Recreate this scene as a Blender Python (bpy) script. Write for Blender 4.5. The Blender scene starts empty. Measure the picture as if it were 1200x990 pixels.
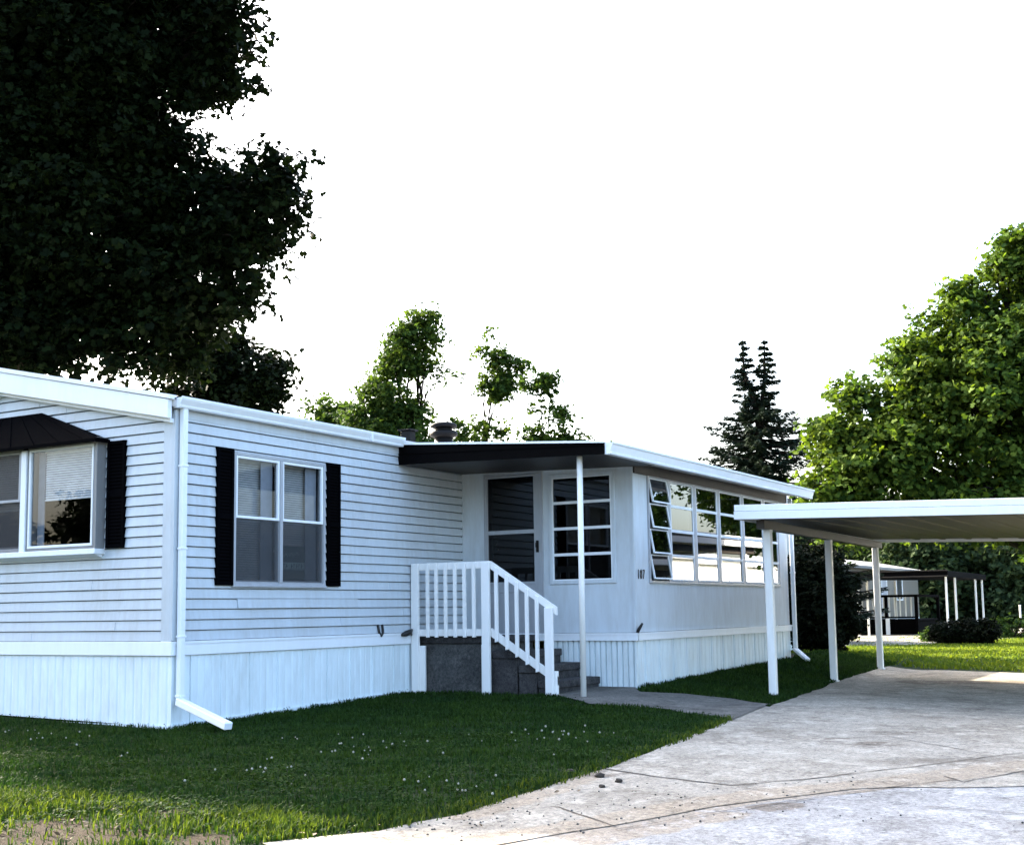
import bpy, bmesh, math, random
import numpy as np
from mathutils import Vector, Matrix

R = math.radians
rnd = random.Random(7)
scene = bpy.context.scene
col = scene.collection

# ------------------------------------------------------------------ camera frame
CAM = Vector((-8.993, -9.038, 1.066))
FPX, CX, CY = 1500.1, 600.0, 545.0
_y, _p, _r = R(30.288), R(6.497), R(-0.842)
FW = Vector((math.cos(_y)*math.cos(_p), math.sin(_y)*math.cos(_p), math.sin(_p)))
_r0 = Vector((math.sin(_y), -math.cos(_y), 0)); _u0 = _r0.cross(FW)
RT = _r0*math.cos(_r) + _u0*math.sin(_r)
UP = -_r0*math.sin(_r) + _u0*math.cos(_r)

def ray(x, y): return FW + RT*((x-CX)/FPX) - UP*((y-CY)/FPX)
def at(x, y, D): return CAM + ray(x, y)*D

def sstep(t, a, b):
    t = min(1.0, max(0.0, (t-a)/(b-a))); return t*t*(3-2*t)

def g(x, y):
    """height of the ground"""
    w = sstep(y, -4.1, -2.3)
    if x < 0: z = 0.02*max(x, -15)
    else: z = 0.025*min(x, 11)*w*(1-sstep(x, 12, 20))
    if y < -4.5: z += 0.03*(max(y, -14)+4.5)
    if y > 0: z += 0.02*min(y, 8)*(1-sstep(x, 10, 20))
    z -= 0.14*sstep(x, 14, 34)
    return z

def gp(x, y):
    d = ray(x, y); z = 0.0
    for _ in range(30):
        t = (z-CAM.z)/d.z; p = CAM+d*t
        z = 0.5*z+0.5*g(p.x, p.y)
    return (p.x, p.y)

# ------------------------------------------------------------------ materials
def newmat(name):
    m = bpy.data.materials.new(name); m.use_nodes = True
    nt = m.node_tree; b = nt.nodes['Principled BSDF']
    return m, nt, b

def ramp(nt, stops, src):
    n = nt.nodes.new('ShaderNodeValToRGB')
    cr = n.color_ramp
    while len(cr.elements) < len(stops): cr.elements.new(0.5)
    for e, (p, c) in zip(cr.elements, stops):
        e.position = p; e.color = (*c, 1) if len(c) == 3 else c
    nt.links.new(src, n.inputs[0]); return n.outputs[0]

def noise(nt, scale, detail=4, rough=0.55, coord='Object', vec=None):
    tc = nt.nodes.new('ShaderNodeTexCoord')
    mp = nt.nodes.new('ShaderNodeMapping')
    nt.links.new(tc.outputs[coord], mp.inputs[0])
    if vec: mp.inputs['Scale'].default_value = vec
    n = nt.nodes.new('ShaderNodeTexNoise')
    n.inputs['Scale'].default_value = scale; n.inputs['Detail'].default_value = detail
    n.inputs['Roughness'].default_value = rough
    nt.links.new(mp.outputs[0], n.inputs['Vector'])
    return n.outputs['Fac']

def mix(nt, fac, a, b, mode='MIX'):
    n = nt.nodes.new('ShaderNodeMix'); n.data_type = 'RGBA'; n.blend_type = mode
    for s, v in ((n.inputs[0], fac), (n.inputs[6], a), (n.inputs[7], b)):
        if hasattr(v, 'is_output'): nt.links.new(v, s)
        elif isinstance(v, (int, float)): s.default_value = v
        else: s.default_value = (*v, 1)
    return n.outputs[2]

def bump(nt, b, h, strength=0.3, dist=0.01):
    n = nt.nodes.new('ShaderNodeBump'); n.inputs['Strength'].default_value = strength
    n.inputs['Distance'].default_value = dist
    nt.links.new(h, n.inputs['Height']); nt.links.new(n.outputs[0], b.inputs['Normal'])

def painted(name, c, dirt=(0.45, 0.45, 0.42), amt=0.35, rough=0.5, bscale=60, bstr=0.08, streak=True):
    m, nt, b = newmat(name)
    n1 = noise(nt, 1.6, 5, 0.6, vec=(1, 1, 0.35) if streak else (1, 1, 1))
    n2 = noise(nt, 14, 4, 0.7, vec=(1, 1, 0.2) if streak else (1, 1, 1))
    f = nt.nodes.new('ShaderNodeMath'); f.operation = 'MULTIPLY'
    nt.links.new(n1, f.inputs[0]); nt.links.new(n2, f.inputs[1])
    fac = ramp(nt, [(0.14, (0, 0, 0)), (0.42, (amt,)*3)], f.outputs[0])
    nt.links.new(mix(nt, fac, c, dirt), b.inputs['Base Color'])
    b.inputs['Roughness'].default_value = rough
    b.inputs['Specular IOR Level'].default_value = 0.3
    bump(nt, b, noise(nt, bscale, 3), bstr, 0.004)
    return m

def plain(name, c, rough=0.5, metal=0.0, spec=0.4, var=0.25, scale=9):
    m, nt, b = newmat(name)
    d = tuple(v*(1-var) for v in c); l = tuple(min(1, v*(1+var)) for v in c)
    nt.links.new(mix(nt, noise(nt, scale), d, l), b.inputs['Base Color'])
    b.inputs['Roughness'].default_value = rough; b.inputs['Metallic'].default_value = metal
    b.inputs['Specular IOR Level'].default_value = spec
    return m

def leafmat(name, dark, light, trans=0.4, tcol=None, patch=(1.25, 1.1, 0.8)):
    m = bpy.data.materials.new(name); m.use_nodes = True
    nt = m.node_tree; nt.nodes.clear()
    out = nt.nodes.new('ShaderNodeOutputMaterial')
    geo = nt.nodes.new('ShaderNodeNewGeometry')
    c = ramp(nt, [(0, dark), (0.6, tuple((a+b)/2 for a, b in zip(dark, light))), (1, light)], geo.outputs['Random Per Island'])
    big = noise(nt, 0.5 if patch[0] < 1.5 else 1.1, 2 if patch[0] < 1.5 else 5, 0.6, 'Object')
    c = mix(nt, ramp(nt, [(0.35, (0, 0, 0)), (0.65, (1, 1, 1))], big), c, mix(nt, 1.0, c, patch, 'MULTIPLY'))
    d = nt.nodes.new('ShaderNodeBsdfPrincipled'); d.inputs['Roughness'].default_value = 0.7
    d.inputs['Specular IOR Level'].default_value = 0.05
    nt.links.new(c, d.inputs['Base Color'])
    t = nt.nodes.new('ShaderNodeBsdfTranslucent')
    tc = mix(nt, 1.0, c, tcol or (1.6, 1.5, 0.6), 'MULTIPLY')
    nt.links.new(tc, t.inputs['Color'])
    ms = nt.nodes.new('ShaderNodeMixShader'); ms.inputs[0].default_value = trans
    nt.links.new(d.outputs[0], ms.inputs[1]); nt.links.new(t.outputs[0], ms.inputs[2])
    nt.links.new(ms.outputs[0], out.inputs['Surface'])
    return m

def glassmat(name, tint=(0.75, 0.8, 0.8), boost=1.5):
    m = bpy.data.materials.new(name); m.use_nodes = True
    nt = m.node_tree; nt.nodes.clear()
    out = nt.nodes.new('ShaderNodeOutputMaterial')
    geo = nt.nodes.new('ShaderNodeNewGeometry')
    dt = nt.nodes.new('ShaderNodeVectorMath'); dt.operation = 'DOT_PRODUCT'
    nt.links.new(geo.outputs['Incoming'], dt.inputs[0]); nt.links.new(geo.outputs['Normal'], dt.inputs[1])
    def op(o, a, b=None):
        n = nt.nodes.new('ShaderNodeMath'); n.operation = o
        if o == 'MULTIPLY_ADD': n.inputs[2].default_value = 0.04
        for i, v in enumerate((a, b)):
            if v is None: continue
            if hasattr(v, 'is_output'): nt.links.new(v, n.inputs[i])
            else: n.inputs[i].default_value = v
        return n.outputs[0]
    sch = op('POWER', op('SUBTRACT', 1.0, op('ABSOLUTE', dt.outputs['Value'])), 5.0)     # both faces of the sheet reflect
    mu = op('MINIMUM', op('MULTIPLY', op('MULTIPLY_ADD', sch, 0.96), boost), 1.0)
    tr = nt.nodes.new('ShaderNodeBsdfTransparent'); tr.inputs[0].default_value = (*tint, 1)
    gl = nt.nodes.new('ShaderNodeBsdfGlossy'); gl.inputs['Roughness'].default_value = 0.01
    ms = nt.nodes.new('ShaderNodeMixShader')
    nt.links.new(mu, ms.inputs[0]); nt.links.new(tr.outputs[0], ms.inputs[1]); nt.links.new(gl.outputs[0], ms.inputs[2])
    nt.links.new(ms.outputs[0], out.inputs['Surface'])
    return m

def screenmat():
    m = bpy.data.materials.new('insect_screen'); m.use_nodes = True
    nt = m.node_tree; b = nt.nodes['Principled BSDF']
    b.inputs['Base Color'].default_value = (0.03, 0.032, 0.036, 1); b.inputs['Roughness'].default_value = 0.8
    out = nt.nodes['Material Output']
    tr = nt.nodes.new('ShaderNodeBsdfTransparent')
    ms = nt.nodes.new('ShaderNodeMixShader'); ms.inputs[0].default_value = 0.66
    nt.links.new(tr.outputs[0], ms.inputs[1]); nt.links.new(b.outputs[0], ms.inputs[2])
    nt.links.new(ms.outputs[0], out.inputs['Surface'])
    return m

M = {}
M['siding'] = painted('white_vinyl_siding', (0.50, 0.555, 0.60), (0.36, 0.37, 0.37), 0.55)
M['trim'] = painted('white_trim', (0.76, 0.80, 0.84), (0.55, 0.55, 0.52), 0.25)
M['skirt'] = painted('white_metal_skirting', (0.72, 0.81, 0.85), (0.44, 0.47, 0.45), 0.55)
M['panel'] = painted('pebbled_wall_panel', (0.56, 0.62, 0.67), (0.38, 0.39, 0.39), 0.5, rough=0.7, bscale=140, bstr=0.35)
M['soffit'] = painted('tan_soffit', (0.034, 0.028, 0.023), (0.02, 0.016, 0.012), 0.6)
M['frame'] = painted('grey_aluminium_frame', (0.36, 0.38, 0.41), (0.2, 0.2, 0.2), 0.4, rough=0.4)
M['rail'] = painted('white_painted_lumber', (0.83, 0.83, 0.82), (0.6, 0.58, 0.52), 0.25, bscale=30, bstr=0.2)
M['post'] = painted('white_steel_post', (0.78, 0.79, 0.78), (0.5, 0.48, 0.42), 0.35)
M['black'] = plain('black_shutter_paint', (0.0012, 0.0012, 0.0018), 0.85, spec=0.02)
M['darktrim'] = plain('dark_brown_fascia', (0.002, 0.0018, 0.002), 0.8, spec=0.03)
M['darkmetal'] = plain('dark_rusty_metal', (0.008, 0.007, 0.007), 0.6, spec=0.15)
M['iron'] = plain('black_iron', (0.01, 0.01, 0.01), 0.5)
M['roof'] = plain('pale_roof_coating', (0.5, 0.5, 0.5), 0.7)
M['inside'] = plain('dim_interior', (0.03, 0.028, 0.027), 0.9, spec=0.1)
M['blind'] = plain('white_blind', (0.5, 0.5, 0.49), 0.6)
M['blind_bright'] = plain('bright_blind', (0.8, 0.8, 0.8), 0.6)  # lighter white blind, sky reflection in the pane partly put into its colour
M['curtain'] = plain('pale_curtain', (0.3, 0.32, 0.36), 0.9)
M['glass'] = glassmat('window_glass', (0.72, 0.75, 0.77), 1.2)
M['glass_tint'] = glassmat('tinted_porch_glass', (0.16, 0.17, 0.18), 3.4)
M['glass_dark'] = glassmat('shaded_porch_glass', (0.12, 0.125, 0.13), 0.9)
M['screen'] = screenmat()
M['sign_green'] = plain('dark_green_sign', (0.015, 0.06, 0.045), 0.5)
M['sign_pale'] = plain('pale_sign_print', (0.35, 0.45, 0.4), 0.6)
M['bark'] = plain('grey_bark', (0.018, 0.015, 0.012), 0.9, spec=0.1, var=0.5, scale=12)
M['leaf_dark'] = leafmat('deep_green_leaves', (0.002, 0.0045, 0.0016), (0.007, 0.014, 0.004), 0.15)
M['leaf_maple'] = leafmat('bright_maple_leaves', (0.016, 0.040, 0.009), (0.092, 0.145, 0.027), 0.34, (1.5, 1.5, 0.5))
M['leaf_mid'] = leafmat('mid_green_leaves', (0.015, 0.036, 0.012), (0.055, 0.10, 0.026), 0.38)
M['leaf_far'] = leafmat('far_green_leaves', (0.014, 0.030, 0.016), (0.042, 0.066, 0.030), 0.3, (1.2, 1.3, 0.8))
M['needle'] = leafmat('blue_green_needles', (0.010, 0.019, 0.016), (0.026, 0.042, 0.032), 0.12, (1, 1.1, 0.9))
M['yew'] = leafmat('dark_yew_needles', (0.003, 0.005, 0.003), (0.009, 0.014, 0.006), 0.05)
M['grass'] = leafmat('lawn_grass', (0.007, 0.020, 0.006), (0.024, 0.054, 0.014), 0.25, (1.4, 1.5, 0.6), (1.55, 1.3, 0.85))
M['clover'] = plain('clover_white', (0.30, 0.30, 0.25), 0.8)
M['drygrass'] = plain('dry_leaf', (0.16, 0.115, 0.07), 0.9)

def concrete(name, a, b_, dark, jscale=0.4):
    m, nt, b = newmat(name)
    c = mix(nt, ramp(nt, [(0.38, (0, 0, 0)), (0.62, (1, 1, 1))], noise(nt, 0.7, 9, 0.72)), a, b_)
    st = ramp(nt, [(0.50, (0, 0, 0)), (0.64, (0.75,)*3)], noise(nt, 1.7, 9, 0.75))
    c = mix(nt, st, c, dark)
    for an, ca, cb in (('sand', (0.24, 0.19, 0.13), (0.34, 0.28, 0.21)), ('stain_shade', (0.09, 0.07, 0.05), (0.2, 0.16, 0.12))):
        aa = nt.nodes.new('ShaderNodeAttribute'); aa.attribute_name = an
        mm = nt.nodes.new('ShaderNodeMath'); mm.operation = 'MULTIPLY_ADD'; mm.inputs[1].default_value = 1.1
        nt.links.new(noise(nt, 4.5, 9, 0.8), mm.inputs[0]); nt.links.new(aa.outputs['Fac'], mm.inputs[2])
        c = mix(nt, ramp(nt, [(0.86, (0, 0, 0)), (1.12, (0.8,)*3)], mm.outputs[0]), c, mix(nt, noise(nt, 25, 6, 0.8), ca, cb))
    fine = ramp(nt, [(0.40, (0.42,)*3), (0.60, (1.4,)*3)], noise(nt, 30, 9, 0.95))
    c = mix(nt, 1.0, c, fine, 'MULTIPLY')
    pits = ramp(nt, [(0.53, (1, 1, 1)), (0.60, (0.3,)*3)], noise(nt, 7, 9, 0.9))
    c = mix(nt, 0.7, c, mix(nt, 1.0, c, pits, 'MULTIPLY'))
    pale = ramp(nt, [(0.53, (0, 0, 0)), (0.60, (0.6,)*3)], noise(nt, 3.2, 9, 0.85))
    c = mix(nt, pale, c, tuple(min(1, v*1.35) for v in b_))
    nt.links.new(c, b.inputs['Base Color'])
    b.inputs['Roughness'].default_value = 0.9; b.inputs['Specular IOR Level'].default_value = 0.2
    bump(nt, b, noise(nt, 70, 6, 0.8), 0.5, 0.006)
    return m
M['drive'] = concrete('weathered_concrete', (0.25, 0.22, 0.175), (0.37, 0.335, 0.275), (0.145, 0.12, 0.09))
M['walk'] = concrete('walk_concrete', (0.10, 0.094, 0.082), (0.15, 0.14, 0.122), (0.06, 0.052, 0.043))
M['steps'] = concrete('dark_step_concrete', (0.035, 0.033, 0.034), (0.065, 0.062, 0.062), (0.02, 0.018, 0.017))
M['stepside'] = concrete('step_side_concrete', (0.055, 0.055, 0.054), (0.10, 0.098, 0.095), (0.03, 0.027, 0.025))
M['road'] = concrete('old_asphalt', (0.25, 0.24, 0.225), (0.34, 0.328, 0.31), (0.16, 0.146, 0.128), 0.5)
M['sand'] = concrete('sandy_grit', (0.34, 0.28, 0.2), (0.44, 0.38, 0.30), (0.22, 0.16, 0.11))
M['joint'] = plain('joint_dirt', (0.06, 0.048, 0.036), 0.95, var=.6)
M['clod'] = plain('dark_soil', (0.03, 0.024, 0.018), 0.95)

def groundmat():
    m, nt, b = newmat('lawn_soil')
    gcol = mix(nt, noise(nt, 3.5, 6, 0.7), (0.010, 0.020, 0.007), (0.026, 0.042, 0.014))
    gcol = mix(nt, ramp(nt, [(0.5, (0, 0, 0)), (0.8, (0.7,)*3)], noise(nt, 22, 5, 0.8)), gcol, (0.07, 0.06, 0.03))
    dcol = mix(nt, noise(nt, 30, 6, 0.8), (0.02, 0.014, 0.009), (0.065, 0.047, 0.031))
    at_ = nt.nodes.new('ShaderNodeAttribute'); at_.attribute_name = 'dirt'
    ad = nt.nodes.new('ShaderNodeMath'); ad.operation = 'ADD'
    nn = nt.nodes.new('ShaderNodeMath'); nn.operation = 'MULTIPLY_ADD'; nn.inputs[1].default_value = 0.9; nn.inputs[2].default_value = -0.45
    nt.links.new(noise(nt, 5, 6, 0.75), nn.inputs[0])
    nt.links.new(at_.outputs['Fac'], ad.inputs[0]); nt.links.new(nn.outputs[0], ad.inputs[1])
    f = ramp(nt, [(0.42, (0, 0, 0)), (0.58, (1, 1, 1))], ad.outputs[0])
    nt.links.new(mix(nt, f, gcol, dcol), b.inputs['Base Color'])
    b.inputs['Roughness'].default_value = 0.95; b.inputs['Specular IOR Level'].default_value = 0.1
    bump(nt, b, noise(nt, 40, 6, 0.8), 0.8, 0.03)
    return m
M['ground'] = groundmat()

# ------------------------------------------------------------------ object helpers
ORG = {}
def tag(o, label=None, cat=None, group=None, kind=None):
    if label: o['label'] = label
    if cat: o['category'] = cat
    if group: o['group'] = group
    if kind: o['kind'] = kind
    return o
def thing(name, label, cat, loc, group=None):
    o = bpy.data.objects.new(name, None); o.empty_display_size = 0.2
    o.location = loc; col.objects.link(o); ORG[o] = Vector(loc)
    return tag(o, label, cat, group)
def link(name, me, mat, parent=None, origin=None):
    """verts of `me` are in world space; shift them to the parent's (or given) origin"""
    o = bpy.data.objects.new(name, me)
    org = ORG[parent] if parent else Vector(origin or (0, 0, 0))
    if org.length: me.transform(Matrix.Translation(-org))
    if mat: me.materials.append(mat)
    if parent: o.parent = parent
    else: o.location = org
    col.objects.link(o); ORG[o] = org
    return o

class MB:
    def __init__(s): s.bm = bmesh.new()
    def hexa(s, p, b=0.0):
        """p: 8 corners, bottom ring then top ring"""
        v = [s.bm.verts.new(q) for q in p]
        fs = [s.bm.faces.new([v[i] for i in f]) for f in ((3,2,1,0),(4,5,6,7),(0,1,5,4),(1,2,6,5),(2,3,7,6),(3,0,4,7))]
        if b > 0:
            es = list({e for f in fs for e in f.edges})
            bmesh.ops.bevel(s.bm, geom=es, offset=b, segments=1, affect='EDGES', profile=0.5)
        return s
    def box(s, x0, x1, y0, y1, z0, z1, b=0.0):
        return s.hexa([(x0,y0,z0),(x1,y0,z0),(x1,y1,z0),(x0,y1,z0),(x0,y0,z1),(x1,y0,z1),(x1,y1,z1),(x0,y1,z1)], b)
    def bar(s, p, q, w, h, side=None, b=0.0):
        """rectangular bar from p to q, w across `side`, h across the third axis"""
        p, q = Vector(p), Vector(q); d = (q-p).normalized()
        sd = Vector(side) if side else (d.cross(Vector((0,0,1))) if abs(d.z) < 0.9 else Vector((1,0,0)))
        sd = (sd-d*sd.dot(d)).normalized(); up = d.cross(sd)
        a, c = sd*w/2, up*h/2
        return s.hexa([p-a-c, p+a-c, p+a+c, p-a+c, q-a-c, q+a-c, q+a+c, q-a+c], b)
    def tube(s, pts, radii, n=10, cap=True):
        pts = [Vector(p) for p in pts]; rings = []
        prev = None
        for i, p in enumerate(pts):
            d = (pts[min(i+1, len(pts)-1)]-pts[max(i-1, 0)]).normalized()
            ref = prev if prev is not None else (Vector((1,0,0)) if abs(d.x) < 0.9 else Vector((0,1,0)))
            a = (ref-d*ref.dot(d)).normalized(); c = d.cross(a); prev = a
            r = radii[i] if hasattr(radii, '__len__') else radii
            rings.append([s.bm.verts.new(p+(a*math.cos(t)+c*math.sin(t))*r) for t in [2*math.pi*k/n for k in range(n)]])
        for A, B in zip(rings, rings[1:]):
            for k in range(n):
                f = s.bm.faces.new((A[k], A[(k+1)%n], B[(k+1)%n], B[k])); f.smooth = True
        if cap:
            s.bm.faces.new(rings[0][::-1]); s.bm.faces.new(rings[-1])
        return s
    def poly(s, pts): s.bm.faces.new([s.bm.verts.new(p) for p in pts]); return s
    def prism(s, pts, d):
        d = Vector(d); a = [s.bm.verts.new(p) for p in pts]; b = [s.bm.verts.new(Vector(p)+d) for p in pts]
        s.bm.faces.new(a); s.bm.faces.new(b[::-1]); n = len(a)
        for i in range(n): s.bm.faces.new((a[i], b[i], b[(i+1)%n], a[(i+1)%n]))
        return s
    def build(s, name, mat, parent=None, origin=None):
        bmesh.ops.recalc_face_normals(s.bm, faces=s.bm.faces)
        me = bpy.data.meshes.new(name); s.bm.to_mesh(me); s.bm.free()
        return link(name, me, mat, parent, origin)

class Wall:
    """wall coordinates: a along the wall, o outwards, z up"""
    def __init__(s, axis, plane): s.axis, s.pl = axis, plane
    def P(s, a, o, z): return (a, s.pl-o, z) if s.axis == 'Y' else (s.pl-o, a, z)
    def box(s, mb, a0, a1, o0, o1, z0, z1, b=0.0):
        return mb.hexa([s.P(a0,o0,z0), s.P(a1,o0,z0), s.P(a1,o1,z0), s.P(a0,o1,z0), s.P(a0,o0,z1), s.P(a1,o0,z1), s.P(a1,o1,z1), s.P(a0,o1,z1)], b)

def siding(W, lo, hi, z0, z1, holes=(), pitch=0.1016, lip=0.017, groove=0.0115, depth=0.045, seed=0):
    """lap siding courses; lo/hi give the ends of the wall at height z"""
    mb = MB(); k = 0; rr = random.Random(seed)
    def strip(za, zb, oa, ob, cuts):
        for a0, a1, b0, b1 in cuts:
            mb.poly([W.P(a0, oa, za), W.P(a1, oa, za), W.P(b1, ob, zb), W.P(b0, ob, zb)])
    def spans(za, zb):
        A0, A1, B0, B1 = lo(za), hi(za), lo(zb), hi(zb)
        if B1 <= B0: return []
        out = [(A0, A1, B0, B1)]; mid = (za+zb)/2
        for h0, h1, hz0, hz1 in holes:
            if hz0 < mid < hz1:
                nx = []
                for a0, a1, b0, b1 in out:
                    if h1 <= a0 or h0 >= a1: nx.append((a0, a1, b0, b1)); continue
                    if h0 > a0: nx.append((a0, h0, b0, h0))
                    if h1 < a1: nx.append((h1, a1, h1, b1))
                out = nx
        return out
    z = z0
    while z < z1-0.01:
        zt = min(z+pitch, z1)
        cutz = sorted({z, zt} | {h for H in holes for h in H[2:] if z+0.004 < h < zt-0.004} | {zt-groove})
        l = lip+rr.uniform(-0.002, 0.002)
        prof = lambda h: l-(l-0.003)*(h-z)/(pitch-groove)
        for za, zb in zip(cutz, cutz[1:]):
            cuts = spans(za, zb)
            if za >= zt-groove-1e-6:
                strip(za, za+1e-5, prof(za), -depth, cuts)
                strip(za, zb, -depth, -depth, cuts)
                strip(zb, zb+1e-5, -depth, lip, cuts)
            else:
                strip(za, zb, prof(za), prof(zb), cuts)
        if rr.random() < 0.75:                       # overlap of two siding lengths
            a = lo(z)+rr.uniform(0.1, 0.9)*(hi(z)-lo(z))
            if not any(h0-.05 < a < h1+.05 and hz0-.1 < z < hz1 for h0, h1, hz0, hz1 in holes) and lo(zt)+.1 < a < hi(zt)-.1:
                mb.hexa([W.P(a, prof(z)-.002, z+.001), W.P(a+.5, prof(z)-.002, z+.001), W.P(a+.5, prof(z)+.0006, z+.001), W.P(a, prof(z)+.0035, z+.001),
                         W.P(a, .001, zt-groove), W.P(a+.5, .001, zt-groove), W.P(a+.5, .0036, zt-groove), W.P(a, .0065, zt-groove)]) if a+.5 < hi(zt) and not any(h0 < a+.5 and a < h1 and hz0 < zt and z < hz1 for h0, h1, hz0, hz1 in holes) else None
        z = zt; k += 1
    return mb

def skirting(W, a0, a1, zt, rib, depth, seam=None, o=0.0, zb=None):
    """ribbed panel; rib = pitch of the ribs, every `seam` metres a deeper joint"""
    mb = MB(); pts = []; a = a0
    n = max(1, round((a1-a0)/rib)); p = (a1-a0)/n
    for i in range(n):
        s = a0+i*p
        pts += [(s, 0), (s+p*0.34, 0), (s+p*0.46, -depth), (s+p*0.54, -depth), (s+p*0.66, 0)]
    pts.append((a1, 0))
    for (A, u), (B, v) in zip(pts, pts[1:]):
        pa, pb = W.P(A, 0, 0), W.P(B, 0, 0)
        za = zb(A) if zb else g(pa[0], pa[1])+0.03; zB = zb(B) if zb else g(pb[0], pb[1])+0.03
        mb.poly([W.P(A, o+u, za), W.P(B, o+v, zB), W.P(B, o+v, zt), W.P(A, o+u, zt)])
    if seam:
        s = a0+seam*0.6
        while s < a1-0.1:
            q = W.P(s, 0, 0); z = zb(s) if zb else g(q[0], q[1])+0.03
            W.box(mb, s-0.006, s+0.006, o-0.002, o+0.010, z, zt)
            s += seam
    return mb

def blinds(W, a0, a1, z0, z1, o):
    mb = MB(); z = z0
    W.box(mb, a0, a1, o-0.02, o+0.02, z1-0.03, z1)
    W.box(mb, a0, a1, o-0.012, o+0.012, z0-0.015, z0)
    while z < z1-0.03:
        mb.poly([W.P(a0, o+0.011, z-0.008), W.P(a1, o+0.011, z-0.008), W.P(a1, o-0.007, z+0.016), W.P(a0, o-0.007, z+0.016)])
        z += 0.0245
    return mb

def ring(W, mb, a0, a1, z0, z1, w, o0, o1, b=0.002):
    W.box(mb, a0, a0+w, o0, o1, z0, z1, b); W.box(mb, a1-w, a1, o0, o1, z0, z1, b)
    W.box(mb, a0+w, a1-w, o0, o1, z0, z0+w, b); W.box(mb, a0+w, a1-w, o0, o1, z1-w, z1, b)
def pane(W, a0, a1, z0, z1, o, tilt=0.0):
    return MB().poly([W.P(a0, o+tilt, z0), W.P(a1, o+tilt, z0), W.P(a1, o, z1), W.P(a0, o, z1)])

# ------------------------------------------------------------------ leaves
def np_mesh(name, V, faces_list):
    """faces_list: list of (F,k) int arrays"""
    me = bpy.data.meshes.new(name)
    loops = np.concatenate([f.ravel() for f in faces_list]).astype(np.int32)
    tot = np.concatenate([np.full(len(f), f.shape[1], np.int32) for f in faces_list])
    start = np.concatenate([[0], np.cumsum(tot)[:-1]]).astype(np.int32)
    me.vertices.add(len(V)); me.vertices.foreach_set('co', V.astype(np.float32).ravel())
    me.loops.add(len(loops)); me.loops.foreach_set('vertex_index', loops)
    me.polygons.add(len(tot)); me.polygons.foreach_set('loop_start', start)
    me.update(calc_edges=True); me.validate()
    return me
def unit(a): return a/np.maximum(np.linalg.norm(a, axis=1, keepdims=True), 1e-9)
SHAPES = {
 'maple': (np.array([[0,-.5,0],[.5,-.18,.08],[.24,.06,.04],[.36,.36,.07],[0,.58,-.04],[-.36,.36,.07],[-.24,.06,.04],[-.5,-.18,.08]]), [list(range(8))]),
 'oval': (np.array([[0,-.5,0],[.3,0,.06],[0,.5,-.03],[-.3,0,.06]]), [[0,1,2],[0,2,3]]),
 'needle': (np.array([[0,-.5,0],[.16,-.1,.02],[0,.5,-.06],[-.16,-.1,.02]]), [[0,1,2],[0,2,3]]),
}
def leaf_mesh(name, C, N, size, shape, rng, axis=None):
    T, F = SHAPES[shape]; n = len(C)
    N = unit(N)
    ref = rng.normal(size=(n, 3)) if axis is None else axis
    A = unit(ref-N*np.sum(ref*N, 1, keepdims=True)); B = np.cross(A, N)
    s = size*rng.uniform(0.65, 1.3, (n, 1)) if np.isscalar(size) else size.reshape(-1, 1)
    V = C[:, None, :]+s[:, None, :]*(T[None, :, 0:1]*B[:, None, :]+T[None, :, 1:2]*A[:, None, :]+T[None, :, 2:3]*N[:, None, :])
    k = len(T)
    faces = [(np.arange(n)[:, None]*k+np.array(f)[None, :]) for f in F]
    return np_mesh(name, V.reshape(-1, 3), faces)

def crown_points(lobes, nspray, per, slen, rng, gap=0.0, inner=0.45, droop=0.15, clump=0.76):
    """leaf positions: sprays grouped into clumps on the lobes, some scattered inside"""
    c = np.array([l[0] for l in lobes], float); r = np.array([l[1] for l in lobes], float)
    w = np.array([l[2] if len(l) > 2 else 1 for l in lobes], float)*np.mean(r, 1)**2
    def shell(n, lo, pw):
        idx = rng.choice(len(lobes), n, p=w/w.sum()); d = unit(rng.normal(size=(n, 3)))
        rad = lo+(1-lo)*rng.uniform(0, 1, (n, 1))**pw
        return c[idx]+d*r[idx]*rad, d
    nc = max(8, nspray//26)
    K, kd = shell(nc, 0.72, 0.8)
    n1 = int(nspray*clump); ki = rng.integers(0, nc, n1)
    cr = slen*1.05*rng.uniform(0.6, 1.35, nc)
    off = unit(rng.normal(size=(n1, 3)))*rng.uniform(0.2, 1, (n1, 1))**0.5*np.array([1, 1, 0.62])
    P1 = K[ki]+off*cr[ki][:, None]; d1 = unit(off+kd[ki]*0.7)
    P2, d2 = shell(nspray-n1, inner, 0.7)
    if gap > 0:
        ph = rng.uniform(0, 6.28, 6); k = 2.2/np.mean(r)
        f = sum(np.sin(P2@unit(rng.normal(size=(1, 3)))[0]*k*(1.2+i*0.7)*2+ph[i]) for i in range(6))/2.4
        kp = f > (-1.3+gap*3.0); P2, d2 = P2[kp], d2[kp]
    P = np.concatenate([P1, P2]); d = np.concatenate([d1, d2]); n = len(P)
    sd = unit(d*0.8+rng.normal(size=(n, 3))*0.5+np.array([0, 0, -droop]))
    L = slen*rng.uniform(0.4, 1.2, (n, 1, 1))
    t = rng.uniform(-0.3, 1, (n, per, 1))
    Q = P[:, None, :]+sd[:, None, :]*t*L+rng.normal(size=(n, per, 3))*slen*0.16*np.array([1, 1, 0.6])
    Q[:, :, 2] -= (t[:, :, 0]**2)*L[:, :, 0]*0.25
    Nn = 0.6*np.array([0, 0, 1])+0.3*d[:, None, :]+rng.normal(size=(n, per, 3))*0.45
    return Q.reshape(-1, 3), Nn.reshape(-1, 3)

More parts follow.
